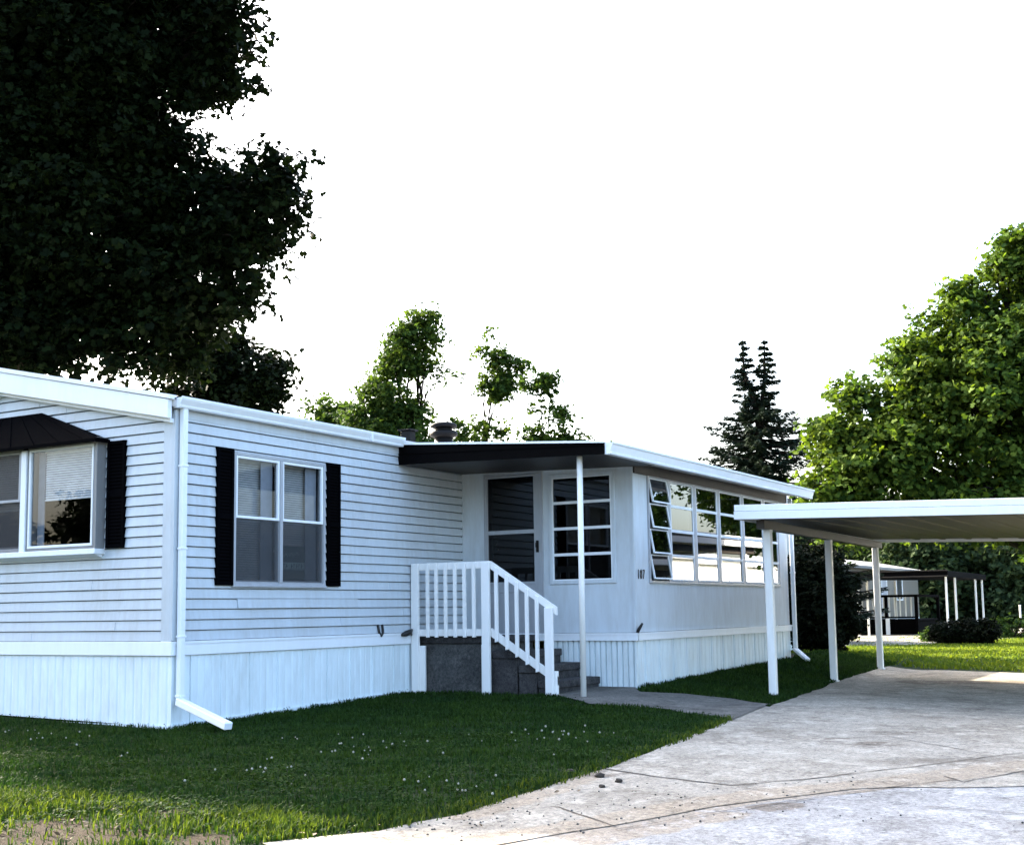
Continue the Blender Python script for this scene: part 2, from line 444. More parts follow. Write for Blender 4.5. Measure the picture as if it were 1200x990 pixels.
def limb(mb, p, q, r0, r1, rr, n=7, wob=0.08, sag=0.0):
    p, q = Vector(p), Vector(q); L = (q-p).length; pts, rad = [], []
    for i in range(n+1):
        t = i/n; k = math.sin(math.pi*t)
        pts.append(p.lerp(q, t)+Vector((rr.uniform(-1, 1), rr.uniform(-1, 1), rr.uniform(-1, 1)))*wob*L*0.3*k+Vector((0, 0, 0.12*L*k-sag*k)))
        rad.append(r0+(r1-r0)*t**0.8)
    mb.tube(pts, rad, 8)
    return pts

def tree(name, label, cat, base, lobes, leafm, nspray, per, slen, size, trunk_r, seed, shape='oval', gap=0.15, inner=0.45, group=None, twigs=0, droop=0.15, clump=0.76):
    rng = np.random.default_rng(seed); rr = random.Random(seed)
    base = Vector(base); base.z = g(base.x, base.y)
    t = thing(name, label, cat, base, group)
    mb = MB()
    cs = [Vector(l[0]) for l in lobes]
    cen = sum(cs, Vector())/len(cs); low = min(c.z-l[1][2] for c, l in zip(cs, lobes))
    fork = Vector((base.x*0.7+cen.x*0.3, base.y*0.7+cen.y*0.3, base.z+max(0.9, (low-base.z)*0.95)))
    mb.tube([base-Vector((0, 0, 0.2)), base+Vector((0, 0, 0.25)), base.lerp(fork, 0.5)+Vector((rr.uniform(-.1, .1), rr.uniform(-.1, .1), 0)), fork], [trunk_r*1.7, trunk_r*1.15, trunk_r*0.95, trunk_r*0.8], 12)
    for c, l in zip(cs, lobes):
        if l[1][0] < 0.42 and len(l) > 2 and l[2] > 1.2: continue
        pts = limb(mb, fork, c, trunk_r*0.5, trunk_r*0.05, rr)
        for k in range(3+twigs):
            d = Vector(rng.normal(size=3)).normalized(); d.z = abs(d.z)*0.7
            s = pts[rr.randint(3, len(pts)-1)]
            e = c+Vector((d.x*l[1][0], d.y*l[1][1], d.z*l[1][2]))*0.8
            limb(mb, s, e, trunk_r*0.14, trunk_r*0.03, rr, 5)
    mb.build('trunk', M['bark'], t)
    P, N = crown_points(lobes, nspray, per, slen, rng, gap, inner, droop, clump)
    link('crown', leaf_mesh('crown', P, N, size, shape, rng), M[leafm], t)
    return t

def L(x, y, D, r, w=1.0, flat=0.9):
    """a lobe of a crown: r in photo pixels at distance D"""
    p = at(x, y, D); m = r*D/FPX
    return ((p.x, p.y, p.z), (m, m*1.05, m*flat), w)
#BUILD
# ================================================================== SETTING
def ground():
    far = [-520, -220, -110, -60, -36]
    xs = np.array(far+[-24]+list(np.arange(-16, 16, 0.3))+list(np.arange(16, 46, 1.0))+[55, 75, 120, 240, 520])
    ys = np.array(far+list(np.arange(-16, 8, 0.3))+[12, 18, 30, 60, 120, 240, 520])
    spots = [(gp(10, 985), 0.6), (gp(100, 985), 0.45), (gp(205, 955), 0.28), (gp(60, 968), 0.35), (gp(240, 985), 0.25), (gp(225, 938), 0.12)]
    spots += [((5.6, -2.62), 0.25), ((7.5, -2.6), 0.25), ((9, -2.6), 0.2), ((2, -0.1), 0.12), ((-0.1, 1.5), 0.16), ((-0.1, 3), 0.2), ((11.6, -2.4), 0.5)]
    V, dirt = [], []
    for y in ys:
        for x in xs:
            V.append((x, y, g(x, y)))
            dirt.append(max(math.exp(-((x-sx)**2+(y-sy)**2)/(r*r)) for (sx, sy), r in spots))
    nx, ny = len(xs), len(ys)
    i = np.arange(nx-1)[None, :]+np.arange(ny-1)[:, None]*nx; i = i.ravel()
    F = np.stack([i, i+1, i+nx+1, i+nx], 1)
    me = np_mesh('ground', np.array(V), [F])
    a = me.attributes.new('dirt', 'FLOAT', 'POINT'); a.data.foreach_set('value', np.array(dirt, np.float32))
    o = link('ground', me, M['ground'])
    for p in me.polygons: p.use_smooth = True
    return tag(o, 'green lawn with bare brown patches near the road', 'lawn', kind='structure')
ground()

def jag(pts, amp, step, rr):
    out = []
    for (x0, y0), (x1, y1) in zip(pts, pts[1:]+pts[:1]):
        n = max(1, int(math.hypot(x1-x0, y1-y0)/step))
        for i in range(n):
            t = i/n; out.append((x0+(x1-x0)*t+rr.uniform(-amp, amp), y0+(y1-y0)*t+rr.uniform(-amp, amp)))
    return out
def sheet(name, pts, off, mat, amp=0.02, step=0.25, seed=1, cell=0.6, masks=None):
    rr = random.Random(seed); pts = jag(pts, amp, step, rr)
    bm = bmesh.new(); f = bm.faces.new([bm.verts.new((x, y, 0)) for x, y in pts])
    for ax in (0, 1):
        lo, hi = min(p[ax] for p in pts), max(p[ax] for p in pts); k = max(math.ceil(lo/cell)*cell, -8.0); hi = min(hi, 14.0)
        while k < hi:
            no = (1, 0, 0) if ax == 0 else (0, 1, 0); co = (k, 0, 0) if ax == 0 else (0, k, 0)
            bmesh.ops.bisect_plane(bm, geom=bm.verts[:]+bm.edges[:]+bm.faces[:], plane_co=co, plane_no=no); k += cell
    bmesh.ops.triangulate(bm, faces=bm.faces[:])
    for v in bm.verts: v.co.z = g(v.co.x, v.co.y)+off
    bmesh.ops.recalc_face_normals(bm, faces=bm.faces)
    me = bpy.data.meshes.new(name); bm.to_mesh(me); bm.free()
    if masks:
        V = np.array([v.co[:2] for v in me.vertices])
        for an, segs in masks.items():
            val = np.zeros(len(V))
            for (p, q, w) in segs:
                p, q = np.array(p), np.array(q); d = q-p; l2 = max(1e-9, d@d)
                tt = np.clip(((V-p)@d)/l2, 0, 1); ds = np.linalg.norm(V-(p+tt[:, None]*d), axis=1)
                val = np.maximum(val, np.exp(-(ds/w)**2))
            at2 = me.attributes.new(an, 'FLOAT', 'POINT'); at2.data.foreach_set('value', val.astype(np.float32))
    return link(name, me, mat)
seam = [gp(*p) for p in ((440, 994), (560, 990), (640, 980), (720, 964), (800, 948), (850, 940), (905, 932), (1010, 922), (1110, 910), (1215, 895))]
MASK = {'sand': [(p, q, .17) for p, q in zip(seam, seam[1:])]+[(gp(690, 910), gp(540, 958), .12), (gp(855, 955), gp(700, 985), .1)],
        'stain_shade': [(gp(890, 948), gp(925, 944), .10), (gp(1012, 873), gp(1022, 871), .09), (gp(690, 906), gp(712, 909), .12), (gp(870, 954), gp(882, 952), .05), (gp(960, 867), gp(1040, 864), .04), (gp(1080, 800), gp(1190, 800), .35)]}  # last segment paints the carport's shade on the slab, the others are stains

lawn_edge = [gp(*p) for p in ((310, 989), (440, 975), (540, 955), (600, 935), (690, 908), (740, 890), (800, 868), (858, 843))]
a0 = lawn_edge[0]
drive_poly = lawn_edge+[(4.55, -4.22), gp(900, 829), gp(985, 797), (12.7, -3.55), (12.75, -9.9), (6.5, -10.3), (2.5, -10.9), (1.0, -9.2), gp(1000, 925), gp(830, 947), gp(720, 968), gp(600, 987), (a0[0]-0.35, a0[1]-0.75)]
tag(sheet('driveway', drive_poly, 0.010, M['drive'], 0.025, 0.3, 3, 0.15, MASK), kind='structure')
rd = (-0.35, -7.35)
road_poly = [(-40, 9.0), (-16, -0.6), (-9.5, -3.2), (-6.2, -4.6), (a0[0]-0.25, a0[1]-0.62), gp(600, 975), gp(720, 957), gp(830, 935), gp(1000, 913), (1.8, -9.2), (4.5, -10.6), (20, -19), (60, -36), (60, -46), (20, -29), (-2, -18), (-16, -12), (-40, -2)]
tag(sheet('road', road_poly, 0.005, M['road'], 0.01, 0.5, 5, 0.15, MASK), kind='structure')
walk_poly = [(4.0, -1.95), gp(690, 826), gp(780, 832), gp(858, 845), (4.75, -4.25), gp(905, 827), gp(860, 820), gp(800, 814), gp(750, 812), (5.13, -2.45), (5.1, -1.95)]
tag(sheet('walkway', walk_poly, 0.018, M['walk'], 0.015, 0.2, 4, 0.5), kind='structure')
tag(sheet('neighbor_driveway', [gp(935, 757), gp(1000, 758), gp(1085, 756), (42, -2), (56, -1.0), (56, 4.2), (44, 5.2), (34, 5.2)], 0.03, M['drive'], 0.05, 0.6, 6, 1.0), kind='structure')
def crack(pts, w, seed):
    rr = random.Random(seed); P = [gp(*p) for p in pts]; Q = []
    for (x0, y0), (x1, y1) in zip(P, P[1:]):
        n = max(2, int(math.hypot(x1-x0, y1-y0)/0.12))
        Q += [(x0+(x1-x0)*i/n+rr.uniform(-.012, .012), y0+(y1-y0)*i/n+rr.uniform(-.012, .012)) for i in range(n)]
    Q.append(P[-1]); mb = MB(); prev = None
    for i, (x, y) in enumerate(Q):
        x1, y1 = Q[min(i+1, len(Q)-1)]; x0, y0 = Q[max(i-1, 0)]
        d = Vector((x1-x0, y1-y0)).normalized(); ww = w*rr.uniform(0.35, 1.2)/2
        z = g(x, y)+0.0135
        cur = ((x-d.y*ww, y+d.x*ww, z), (x+d.y*ww, y-d.x*ww, z))
        if prev: mb.poly([prev[0], prev[1], cur[1], cur[0]])
        prev = cur
    return mb
for i, (pts, w) in enumerate([([(700, 901), (770, 912), (857, 922)], .022), ([(857, 922), (960, 913), (1060, 901), (1200, 883)], .016), ([(655, 948), (690, 960), (722, 971)], .018),
                              ([(722, 974), (830, 955), (930, 940), (1060, 922), (1120, 915)], .012), ([(1105, 911), (1130, 918), (1200, 905)], .016), ([(965, 867), (1040, 864), (1150, 884)], .012), ([(1085, 947), (1150, 951), (1200, 956)], .014)]):
    tag(crack(pts, w, i).build('joint_line', M['joint']), kind='structure')
# clods of soil and stones dropped by the lawn edge
for i, (px, py, r, lab) in enumerate([(703, 912, .035, 'dark clod of soil on the concrete nearest the lawn edge'), (725, 918, .028, 'small dark clod of soil on the concrete beside the long joint'),
                                 (668, 907, .03, 'flat dark clod of soil lying at the lawn edge'), (706, 924, .022, 'small dark pebble below the other clods on the concrete')]):
    x, y = gp(px, py); bm = bmesh.new(); bmesh.ops.create_icosphere(bm, subdivisions=2, radius=r)
    rr = random.Random(i)
    for v in bm.verts:
        v.co *= rr.uniform(0.75, 1.2); v.co.z *= 0.6; v.co += Vector((x, y, g(x, y)+0.010+r*0.3))
    me = bpy.data.meshes.new('soil_clod'); bm.to_mesh(me); bm.free()
    tag(link('soil_clod', me, M['clod'], origin=(x, y, g(x, y))), lab, 'clod', 'clods of soil on the driveway')

# ================================================================== MOBILE HOME
home = thing('mobile_home', 'white single wide mobile home with black shutters and an enclosed sunroom', 'mobile home', (0, 0, 0))
WS, WG = Wall('Y', 0.0), Wall('X', 0.0)          # long side, gable end
XE = 18.6
rake = lambda y: 3.18+0.213*(y if y <= 2.5 else 5.0-y)
siding(WS, lambda z: 0.0, lambda z: 5.2, 0.83, 3.08, [(0.83, 2.26, 1.39, 2.71)], seed=1).build('side_wall', M['siding'], home)
siding(WS, lambda z: 10.9, lambda z: XE, 0.83, 3.08, [], seed=2).build('side_wall', M['siding'], home)
siding(WG, lambda z: max(0.0, (z-3.08)/0.213), lambda z: min(5.0, 5.0-(z-3.08)/0.213), 0.83, 3.58, [(0.98, 4.02, 1.76, 2.79)], seed=3).build('gable_wall', M['siding'], home)
mb = MB(); mb.box(0.03, XE, 4.95, 5.0, 0.1, 3.12); mb.box(XE-0.03, XE, 0.0, 4.95, 0.1, 3.6); mb.build('rear_wall', M['trim'], home)
mb = MB(); mb.box(0.05, XE-.05, 0.05, 4.94, 0.66, 0.72); mb.box(0.05, XE-.05, 0.05, 4.94, 3.02, 3.06)
mb.box(3.6, 3.66, 0.06, 4.93, .73, 3.01); mb.box(5.2, 10.9, 0.0, 0.05, 0.72, 3.0); mb.box(0.06, 3.6, 3.2, 3.25, .73, 3.01)
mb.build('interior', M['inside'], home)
# trim bands, corner posts
mb = MB(); WS.box(mb, -0.02, 5.14, -.02, 0.026, 0.69, 0.825, .004); WS.box(mb, 0, 5.14, 0.026, 0.034, 0.80, 0.825)
mb.build('trim_band', M['trim'], home)
mb = MB(); WG.box(mb, -0.02, 5.02, -.02, 0.026, 0.69, 0.825, .004); mb.build('trim_band', M['trim'], home)
mb = MB(); WS.box(mb, 10.97, XE, -.02, .026, .69, .825, .004); mb.build('trim_band', M['trim'], home)
mb = MB(); WG.box(mb, 0.004, 0.13, -.01, 0.022, 0.775, 3.02, .004); WS.box(mb, -0.02, 0.10, -.01, 0.02, 0.83, 3.06, .003); mb.build('corner_trim', M['siding'], home)
mb = MB(); WG.box(mb, 4.9, 5.0, -.01, 0.02, 0.83, 3.06, .003); mb.build('corner_trim', M['siding'], home)
mb = MB(); WS.box(mb, XE-0.42, XE, -.01, .03, .3, 3.0, .003); mb.build('corner_trim', M['siding'], home)
# skirting
zg = lambda a: 0.045+0.03*a
mb = skirting(WG, 0, 5, 0.69, 0.11, 0.0055, None, 0.0, zb=lambda a: 0.02+0.02*a); WG.box(mb, 0, 5, -.01, .012, 0.0, 0.03); mb.build('skirting', M['skirt'], home)
mb = skirting(WS, 0, 5.2, 0.69, 0.1, 0.004, 0.42, 0.0, zb=lambda a: 0.03+0.026*a); mb.hexa([WS.P(0, -.01, 0), WS.P(5.2, -.01, .12), WS.P(5.2, .012, .12), WS.P(0, .012, 0), WS.P(0, -.01, .04), WS.P(5.2, -.01, .17), WS.P(5.2, .014, .17), WS.P(0, .014, .04)]); mb.build('skirting', M['skirt'], home)
skirting(WS, 10.95, XE, 0.69, 0.1, 0.010, 0.42, 0.0, zb=lambda a: 0.1).build('skirting', M['skirt'], home)
# roof
mb = MB(); mb.prism([(-0.075, -0.06, 3.165), (-0.075, 2.5, 3.73), (-0.075, 5.06, 3.165), (-0.075, 5.06, 3.08), (-0.075, 2.5, 3.62), (-0.075, -0.06, 3.08)], (XE+0.2, 0, 0))
rf = mb.build('roof', M['roof'], home)
mb = MB()
for s in (1, -1):
    Y = lambda y: y if s == 1 else 5.0-y
    mb.prism([(-0.135, Y(-0.03), 2.965), (-0.135, Y(2.5), 3.47), (-0.135, Y(2.5), 3.685), (-0.135, Y(-0.03), 3.145)], (0.055, 0, 0))
    mb.prism([(-0.15, Y(-0.06), 3.148), (-0.15, Y(2.5), 3.69), (-0.15, Y(2.5), 3.735), (-0.15, Y(-0.06), 3.19)], (0.10, 0, 0))
    mb.prism([(-0.07, Y(0.0), 2.93), (-0.07, Y(2.5), 3.435), (-0.07, Y(2.5), 3.475), (-0.07, Y(0.0), 2.97)], (0.06, 0, 0))
mb.build('fascia', M['trim'], rf)
KP = [(-.02, 3.07), (-.10, 3.07), (-.108, 3.085), (-.108, 3.098), (-.135, 3.145), (-.14, 3.16), (-.14, 3.178), (-.13, 3.178), (-.125, 3.168), (-.02, 3.168)]
mb = MB(); mb.prism([(-0.05, y, z) for y, z in KP], (3.74, 0, 0)); mb.box(3.0, 3.03, -.142, -.02, 3.066, 3.17); mb.build('gutter', M['trim'], home)
mb = MB(); mb.prism([(11.1, y, z) for y, z in KP], (XE-11.1, 0, 0)); mb.build('gutter', M['trim'], home)
mb = MB(); WS.box(mb, 0.0, 5.15, -.01, .018, 2.985, 3.068, .002); mb.build('frieze_board', M['siding'], home)
# downspout at the near corner
mb = MB(); mb.box(0.018, 0.084, -0.095, -0.035, 0.26, 3.075, .008)
for z in (0.30, 0.86, 2.5, 1.7): mb.box(0.012, 0.09, -0.10, -0.03, z, z+0.02, .003)
ds = mb.build('downspout', M['trim'], home)
e = gp(268, 860)
MB().bar((0.05, -0.05, 0.26), (e[0], e[1], g(*e)+0.07), 0.085, 0.07, b=.008).build('extension', M['trim'], ds)
# roof vents
mb = MB(); mb.tube([(7.17, 1.6, 3.35), (7.17, 1.6, 3.70)], 0.14, 18); mb.tube([(7.17, 1.6, 3.70), (7.17, 1.6, 3.73), (7.17, 1.6, 3.79), (7.17, 1.6, 3.80)], [.15, .21, .21, .15], 20)
mb.tube([(7.17, 1.6, 3.80), (7.17, 1.6, 3.85)], .13, 18); mb.tube([(7.17, 1.6, 3.85), (7.17, 1.6, 3.86), (7.17, 1.6, 3.90), (7.17, 1.6, 3.925), (7.17, 1.6, 3.93)], [.17, .2, .2, .15, .05], 20)
mb.build('roof_vent', M['darkmetal'], home)
mb = MB(); mb.box(6.12, 6.28, 1.5, 1.66, 3.4, 3.69, .01); mb.box(6.09, 6.31, 1.47, 1.69, 3.69, 3.71, .005); mb.build('vent_box', M['darkmetal'], home)

# ---- side window with a pair of single hung units
mb = MB(); ring(WS, mb, 0.805, 2.285, 1.365, 2.735, 0.035, -0.06, 0.03, .003); WS.box(mb, 1.515, 1.56, -.05, .034, 1.40, 2.70, .003)
WS.box(mb, 0.79, 2.30, 0.0, 0.042, 1.35, 1.372, .003)
w = mb.build('window', M['frame'], home)
for a0_, a1_ in ((0.84, 1.515), (1.56, 2.25)):
    mb = MB(); ring(WS, mb, a0_, a1_, 2.055, 2.70, 0.028, -.012, .022, .003); mb.build('sash', M['trim'], w)
    mb = MB(); ring(WS, mb, a0_, a1_, 1.40, 2.065, 0.025, -.03, .005, .003); mb.build('sash', M['frame'], w)
    pane(WS, a0_+.02, a1_-.02, 2.075, 2.68, 0.0).build('glass', M['glass'], w)
    pane(WS, a0_+.02, a1_-.02, 1.42, 2.05, -0.015).build('glass', M['glass'], w)
    pane(WS, a0_+.012, a1_-.012, 1.41, 2.055, 0.012).build('screen', M['screen'], w)
    blinds(WS, a0_+.02, a0_+(a1_-a0_)*0.98, 1.45 if a0_ < 1 else 1.75, 2.69, -0.11).build('blinds', M['blind'], w)
    mb = MB(); WS.box(mb, a0_+(a1_-a0_)*0.70, a0_+(a1_-a0_)*0.97, -.075, -.065, 1.42, 2.69); mb.build('curtain', M['curtain'], w)
# green notice in the right-hand unit: faint script, a pale strip with dark figures
mb = MB(); WS.box(mb, 1.60, 2.02, -.06, -.052, 1.44, 1.80); sg = mb.build('window_sign', M['sign_green'], w)
mb = MB(); WS.box(mb, 1.605, 2.015, -.052, -.049, 1.545, 1.625)
rr = random.Random(3)
for k in range(3):
    x = 1.63+0.1*k
    mb.tube([WS.P(x+0.02*i, -.0505, 1.70+0.022*math.sin(i*2.1+k)+0.01*k) for i in range(6)], 0.0035, 5)
mb.build('sign_print', M['sign_pale'], w)
mb = MB()
for k in range(9):
    x = 1.622+k*0.042
    if k == 3: continue
    WS.box(mb, x, x+0.006, -.049, -.0475, 1.56, 1.61); WS.box(mb, x+0.007, x+0.024, -.049, -.0475, 1.60 if k % 2 else 1.58, 1.608 if k % 2 else 1.588)
WS.box(mb, 1.615, 2.005, -.0486, -.0475, 1.551, 1.555)
mb.build('sign_lettering', M['black'], w)

def shutter(W, a0, a1, z0, z1):
    mb = MB(); W.box(mb, a0, a1, 0.0, 0.02, z0, z1); ring(W, mb, a0, a1, z0, z1, 0.035, 0.02, 0.042, .003)
    W.box(mb, a0+.035, a1-.035, .02, .04, (z0+z1)/2-.03, (z0+z1)/2+.03, .003)
    z = z0+0.05
    while z < z1-0.06:
        W.box(mb, a0+.035, a1-.035, .02, .032, z, z+0.022, .004); z += 0.034
    mb.build('shutter', M['black'], home)
shutter(WS, 0.555, 0.795, 1.365, 2.755); shutter(WS, 2.315, 2.545, 1.37, 2.755)
shutter(WG, 0.645, 0.895, 1.745, 2.815); shutter(WG, 4.105, 4.355, 1.745, 2.815)
# loose siding piece below the window
mb = MB(); mb.hexa([WS.P(0.885, .012, 1.135), WS.P(2.9, .010, 1.14), WS.P(2.9, .016, 1.14), WS.P(0.885, .030, 1.135), WS.P(0.885, .006, 1.23), WS.P(2.9, .004, 1.235), WS.P(2.9, .008, 1.235), WS.P(0.885, .014, 1.23)]); mb.build('loose_siding', M['siding'], home)

# ---- projecting window on the gable
M['casing'] = painted('grey_casing', (0.22, 0.225, 0.23), (0.12, 0.12, 0.12), .4)
mb = MB(); WG.box(mb, 0.935, 4.065, 0.0, 0.135, 1.69, 1.745, .005); mb.prism([WG.P(0.96, 0, 1.69), WG.P(0.96, .11, 1.69), WG.P(0.96, 0, 1.65)], Vector(WG.P(4.04, 0, 0))-Vector(WG.P(.96, 0, 0)))
WG.box(mb, 1.995, 2.075, -.02, 0.125, 1.745, 2.80, .004); WG.box(mb, 2.925, 3.005, -.02, 0.125, 1.745, 2.80, .004)
w = mb.build('bay_window', M['trim'], home)
mb = MB(); WG.box(mb, 0.935, 0.975, -.02, .128, 1.745, 2.86, .003); WG.box(mb, 4.025, 4.065, -.02, .128, 1.745, 2.86, .003)
for s in ((0.975, 1.995), (2.075, 2.925), (3.005, 4.025)): ring(WG, mb, s[0], s[1], 1.745, 2.82, 0.03, -.02, 0.105, .003)
mb.build('casing', M['casing'], w)
for i, (a0_, a1_) in enumerate(((1.005, 1.965), (2.105, 2.895), (3.035, 3.995))):
    if i == 1:
        mb = MB(); ring(WG, mb, a0_, a1_, 2.27, 2.80, .03, .07, .10, .003); ring(WG, mb, a0_, a1_, 1.775, 2.29, .03, .05, .08, .003); mb.build('sash', M['frame'], w)
        pane(WG, a0_+.02, a1_-.02, 2.29, 2.79, .085).build('glass', M['glass'], w)
        pane(WG, a0_+.02, a1_-.02, 1.79, 2.275, .065).build('glass', M['glass'], w)
        pane(WG, a0_+.01, a1_-.01, 1.785, 2.28, .084).build('screen', M['screen'], w)
        pane(WG, a0_+.01, a1_-.01, 2.30, 2.79, .098).build('screen', M['screen'], w)
        blinds(WG, a0_, a1_, 2.2, 2.79, .02).build('blinds', M['blind'], w)
    else:
        mb = MB(); ring(WG, mb, a0_, a1_, 1.775, 2.80, .026, .075, .112, .003); mb.build('sash', M['trim'], w)
        pane(WG, a0_+.02, a1_-.02, 1.79, 2.79, .09).build('glass', M['glass'], w)
        blinds(WG, a0_+.03, a1_-(.16 if i == 0 else .03), 2.28, 2.79, .02).build('blinds', M['blind_bright'], w)
        mb = MB(); WG.box(mb, a1_-.13, a1_-.03, .0, .01, 1.78, 2.79); mb.build('curtain', M['curtain'], w)
# black metal hood over it
mb = MB(); zt, zb_ = 3.20, 2.835
A = [WG.P(1.9, .02, zt), WG.P(3.1, .02, zt), WG.P(4.12, .21, zb_), WG.P(0.88, .21, zb_)]
mb.poly(A); mb.poly([WG.P(1.9, .02, zt), WG.P(.88, .21, zb_), WG.P(.88, .02, zb_)]); mb.poly([WG.P(3.1, .02, zt), WG.P(4.12, .21, zb_), WG.P(4.12, .02, zb_)])
WG.box(mb, .875, 4.125, .195, .215, zb_-.035, zb_, .002); WG.box(mb, .875, .89, .02, .195, zb_-.035, zb_); WG.box(mb, 4.11, 4.125, .02, .195, zb_-.035, zb_)
WG.box(mb, .89, 4.11, .02, .195, zb_-.012, zb_-.006)
for k in range(9):
    t = (k+.5)/9; a = .88+3.24*t; ta = 1.9+1.2*t
    mb.bar(WG.P(ta, .024, zt-.002), WG.P(a, .213, zb_+.004), .01, .004)
mb.build('window_hood', M['black'], home)

# ---- enclosed sunroom
PX, PY, PE = 5.16, -2.466, 10.95
FW_, SW_ = Wall('X', PX), Wall('Y', PY)
zr = lambda y: 3.115+0.071*y                       # top of its roof
T = 0.06
mb = MB(); B = lambda a0, a1, z0, z1: FW_.box(mb, a0, a1, -T, 0, z0, z1)
B(-.36, 0, .79, 2.99); B(-1.335, -1.2, .79, 2.90); B(PY+.0, -2.2, .79, 2.83); B(-2.2, -1.335, .79, 1.415); B(-2.2, -1.335, 2.74, 2.83); B(-1.2, -.36, 2.82, 2.92)
mb.prism([(PX+.001, 0, 2.9), (PX+.001, PY+.001, 2.82), (PX+.001, PY+.001, zr(PY)-.06), (PX+.001, 0, zr(0)-.06)], (T-.002, 0, 0))
mb.build('sunroom_wall', M['panel'], home)
mb = MB(); B = lambda a0, a1, z0, z1: SW_.box(mb, a0, a1, -T, 0, z0, z1)
B(PX+.003, 5.6, .79, 2.84); B(10.5, PE, .79, 2.84); B(5.6, 10.5, .79, 1.41); B(5.6, 10.5, 2.715, 2.84)
mb.box(PE-T, PE, PY+T, -.03, .79, 2.84); mb.build('sunroom_wall', M['panel'], home)
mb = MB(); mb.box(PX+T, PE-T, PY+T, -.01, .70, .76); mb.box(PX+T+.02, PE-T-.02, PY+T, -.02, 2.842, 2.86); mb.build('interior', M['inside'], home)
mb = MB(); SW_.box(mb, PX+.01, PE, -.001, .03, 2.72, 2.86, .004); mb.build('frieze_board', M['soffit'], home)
mb = MB(); FW_.box(mb, PY-.028, -.03, -.02, .028, .69, .785, .004); SW_.box(mb, PX-.0, PE+.02, -.02, .028, .69, .785, .004)
FW_.box(mb, PY-.028, -.03, .028, .034, .76, .785); SW_.box(mb, PX-.034, PE+.02, .028, .034, .76, .785); mb.build('trim_band', M['trim'], home)
mb = MB(); FW_.box(mb, PY-.006, PY+.03, -.01, .006, .79, 2.82, .003); SW_.box(mb, PX, PX+.05, -.01, .006, .79, 2.82, .003); mb.build('corner_trim', M['panel'], home)
zf = lambda a: 0.125
mb = skirting(FW_, PY, -1.2, 0.69, .075, .03, None, .0, zb=zf); FW_.box(mb, PY, -1.2, -.01, .014, .10, .13); mb.build('skirting', M['skirt'], home)
mb = skirting(SW_, PX, PE, .69, .14, .008, .43, .0, zb=lambda a: .125+.021*(a-PX))
mb.hexa([SW_.P(PX, -.01, .09), SW_.P(PE, -.01, .20), SW_.P(PE, .014, .20), SW_.P(PX, .014, .09), SW_.P(PX, -.01, .13), SW_.P(PE, -.01, .255), SW_.P(PE, .014, .255), SW_.P(PX, .014, .13)]); mb.build('skirting', M['skirt'], home)
# its roof
RX0, RX1, RY = 3.74, 11.08, -2.80
mb = MB(); mb.prism([(RX0, 0.02, zr(0)), (RX0, RY, zr(RY)), (RX0, RY, zr(RY)-.085), (RX0, 0.02, zr(0)-.13)], (RX1-RX0, 0, 0))
sr = mb.build('sunroom_roof', M['roof'], home)
mb = MB()
x = RX0+.25
while x < RX1:
    mb.hexa([(x-.035, .0, zr(0)), (x+.035, .0, zr(0)), (x+.035, RY+.06, zr(RY+.06)), (x-.035, RY+.06, zr(RY+.06)), (x-.02, 0, zr(0)+.045), (x+.02, 0, zr(0)+.045), (x+.02, RY+.06, zr(RY)+.05), (x-.02, RY+.06, zr(RY)+.05)]); x += .47
mb.build('roof_rib', M['trim'], sr)
mb = MB(); mb.prism([(RX0-.03, -.012, 2.86), (RX0-.03, RY-.01, 2.785), (RX0-.03, RY-.01, zr(RY)-.006), (RX0-.03, -.012, zr(0)-.01)], (.028, 0, 0))
mb.prism([(RX0-.04, -.015, 2.985), (RX0-.04, RY-.012, 2.885), (RX0-.04, RY-.012, 2.892), (RX0-.04, -.015, 2.992)], (.012, 0, 0))
mb.build('fascia', M['darktrim'], sr)
mb = MB(); mb.prism([(RX0-.045, -.015, zr(0)-.012), (RX0-.045, RY-.0, zr(RY)-.008), (RX0-.045, RY, zr(RY)+.012), (RX0-.045, -.015, zr(0)+.014)], (.09, 0, 0)); mb.build('drip_edge', M['trim'], sr)
mb = MB(); mb.prism([(RX0-.02, RY-.002+y, zr(RY)+z) for y, z in ((0, -.135), (-.07, -.135), (-.075, -.12), (-.075, -.105), (-.10, -.03), (-.115, -.02), (-.115, .004), (-.10, .004), (-.10, -.006), (0, -.006))], (RX1-RX0+.03, 0, 0)); mb.build('gutter', M['trim'], sr)
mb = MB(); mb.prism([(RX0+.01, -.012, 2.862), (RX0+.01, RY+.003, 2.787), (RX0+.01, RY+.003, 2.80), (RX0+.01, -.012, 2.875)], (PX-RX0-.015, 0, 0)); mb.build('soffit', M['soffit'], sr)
MB().tube([(3.86, -2.41, g(3.86, -2.41)-.03), (3.86, -2.42, 2.80)], 0.033, 16).build('roof_post', M['post'], home)
mb = MB(); mb.box(10.965, 11.03, PY-.095, PY-.035, .42, 2.80, .008); mb.box(10.96, 11.035, PY-.1, PY-.03, 1.6, 1.625)
ds2 = mb.build('downspout', M['trim'], home)
e = gp(947, 777)
MB().bar((11.0, PY-.06, .40), (e[0], e[1], g(*e)+.05), .075, .05, b=.006).build('extension', M['trim'], ds2)

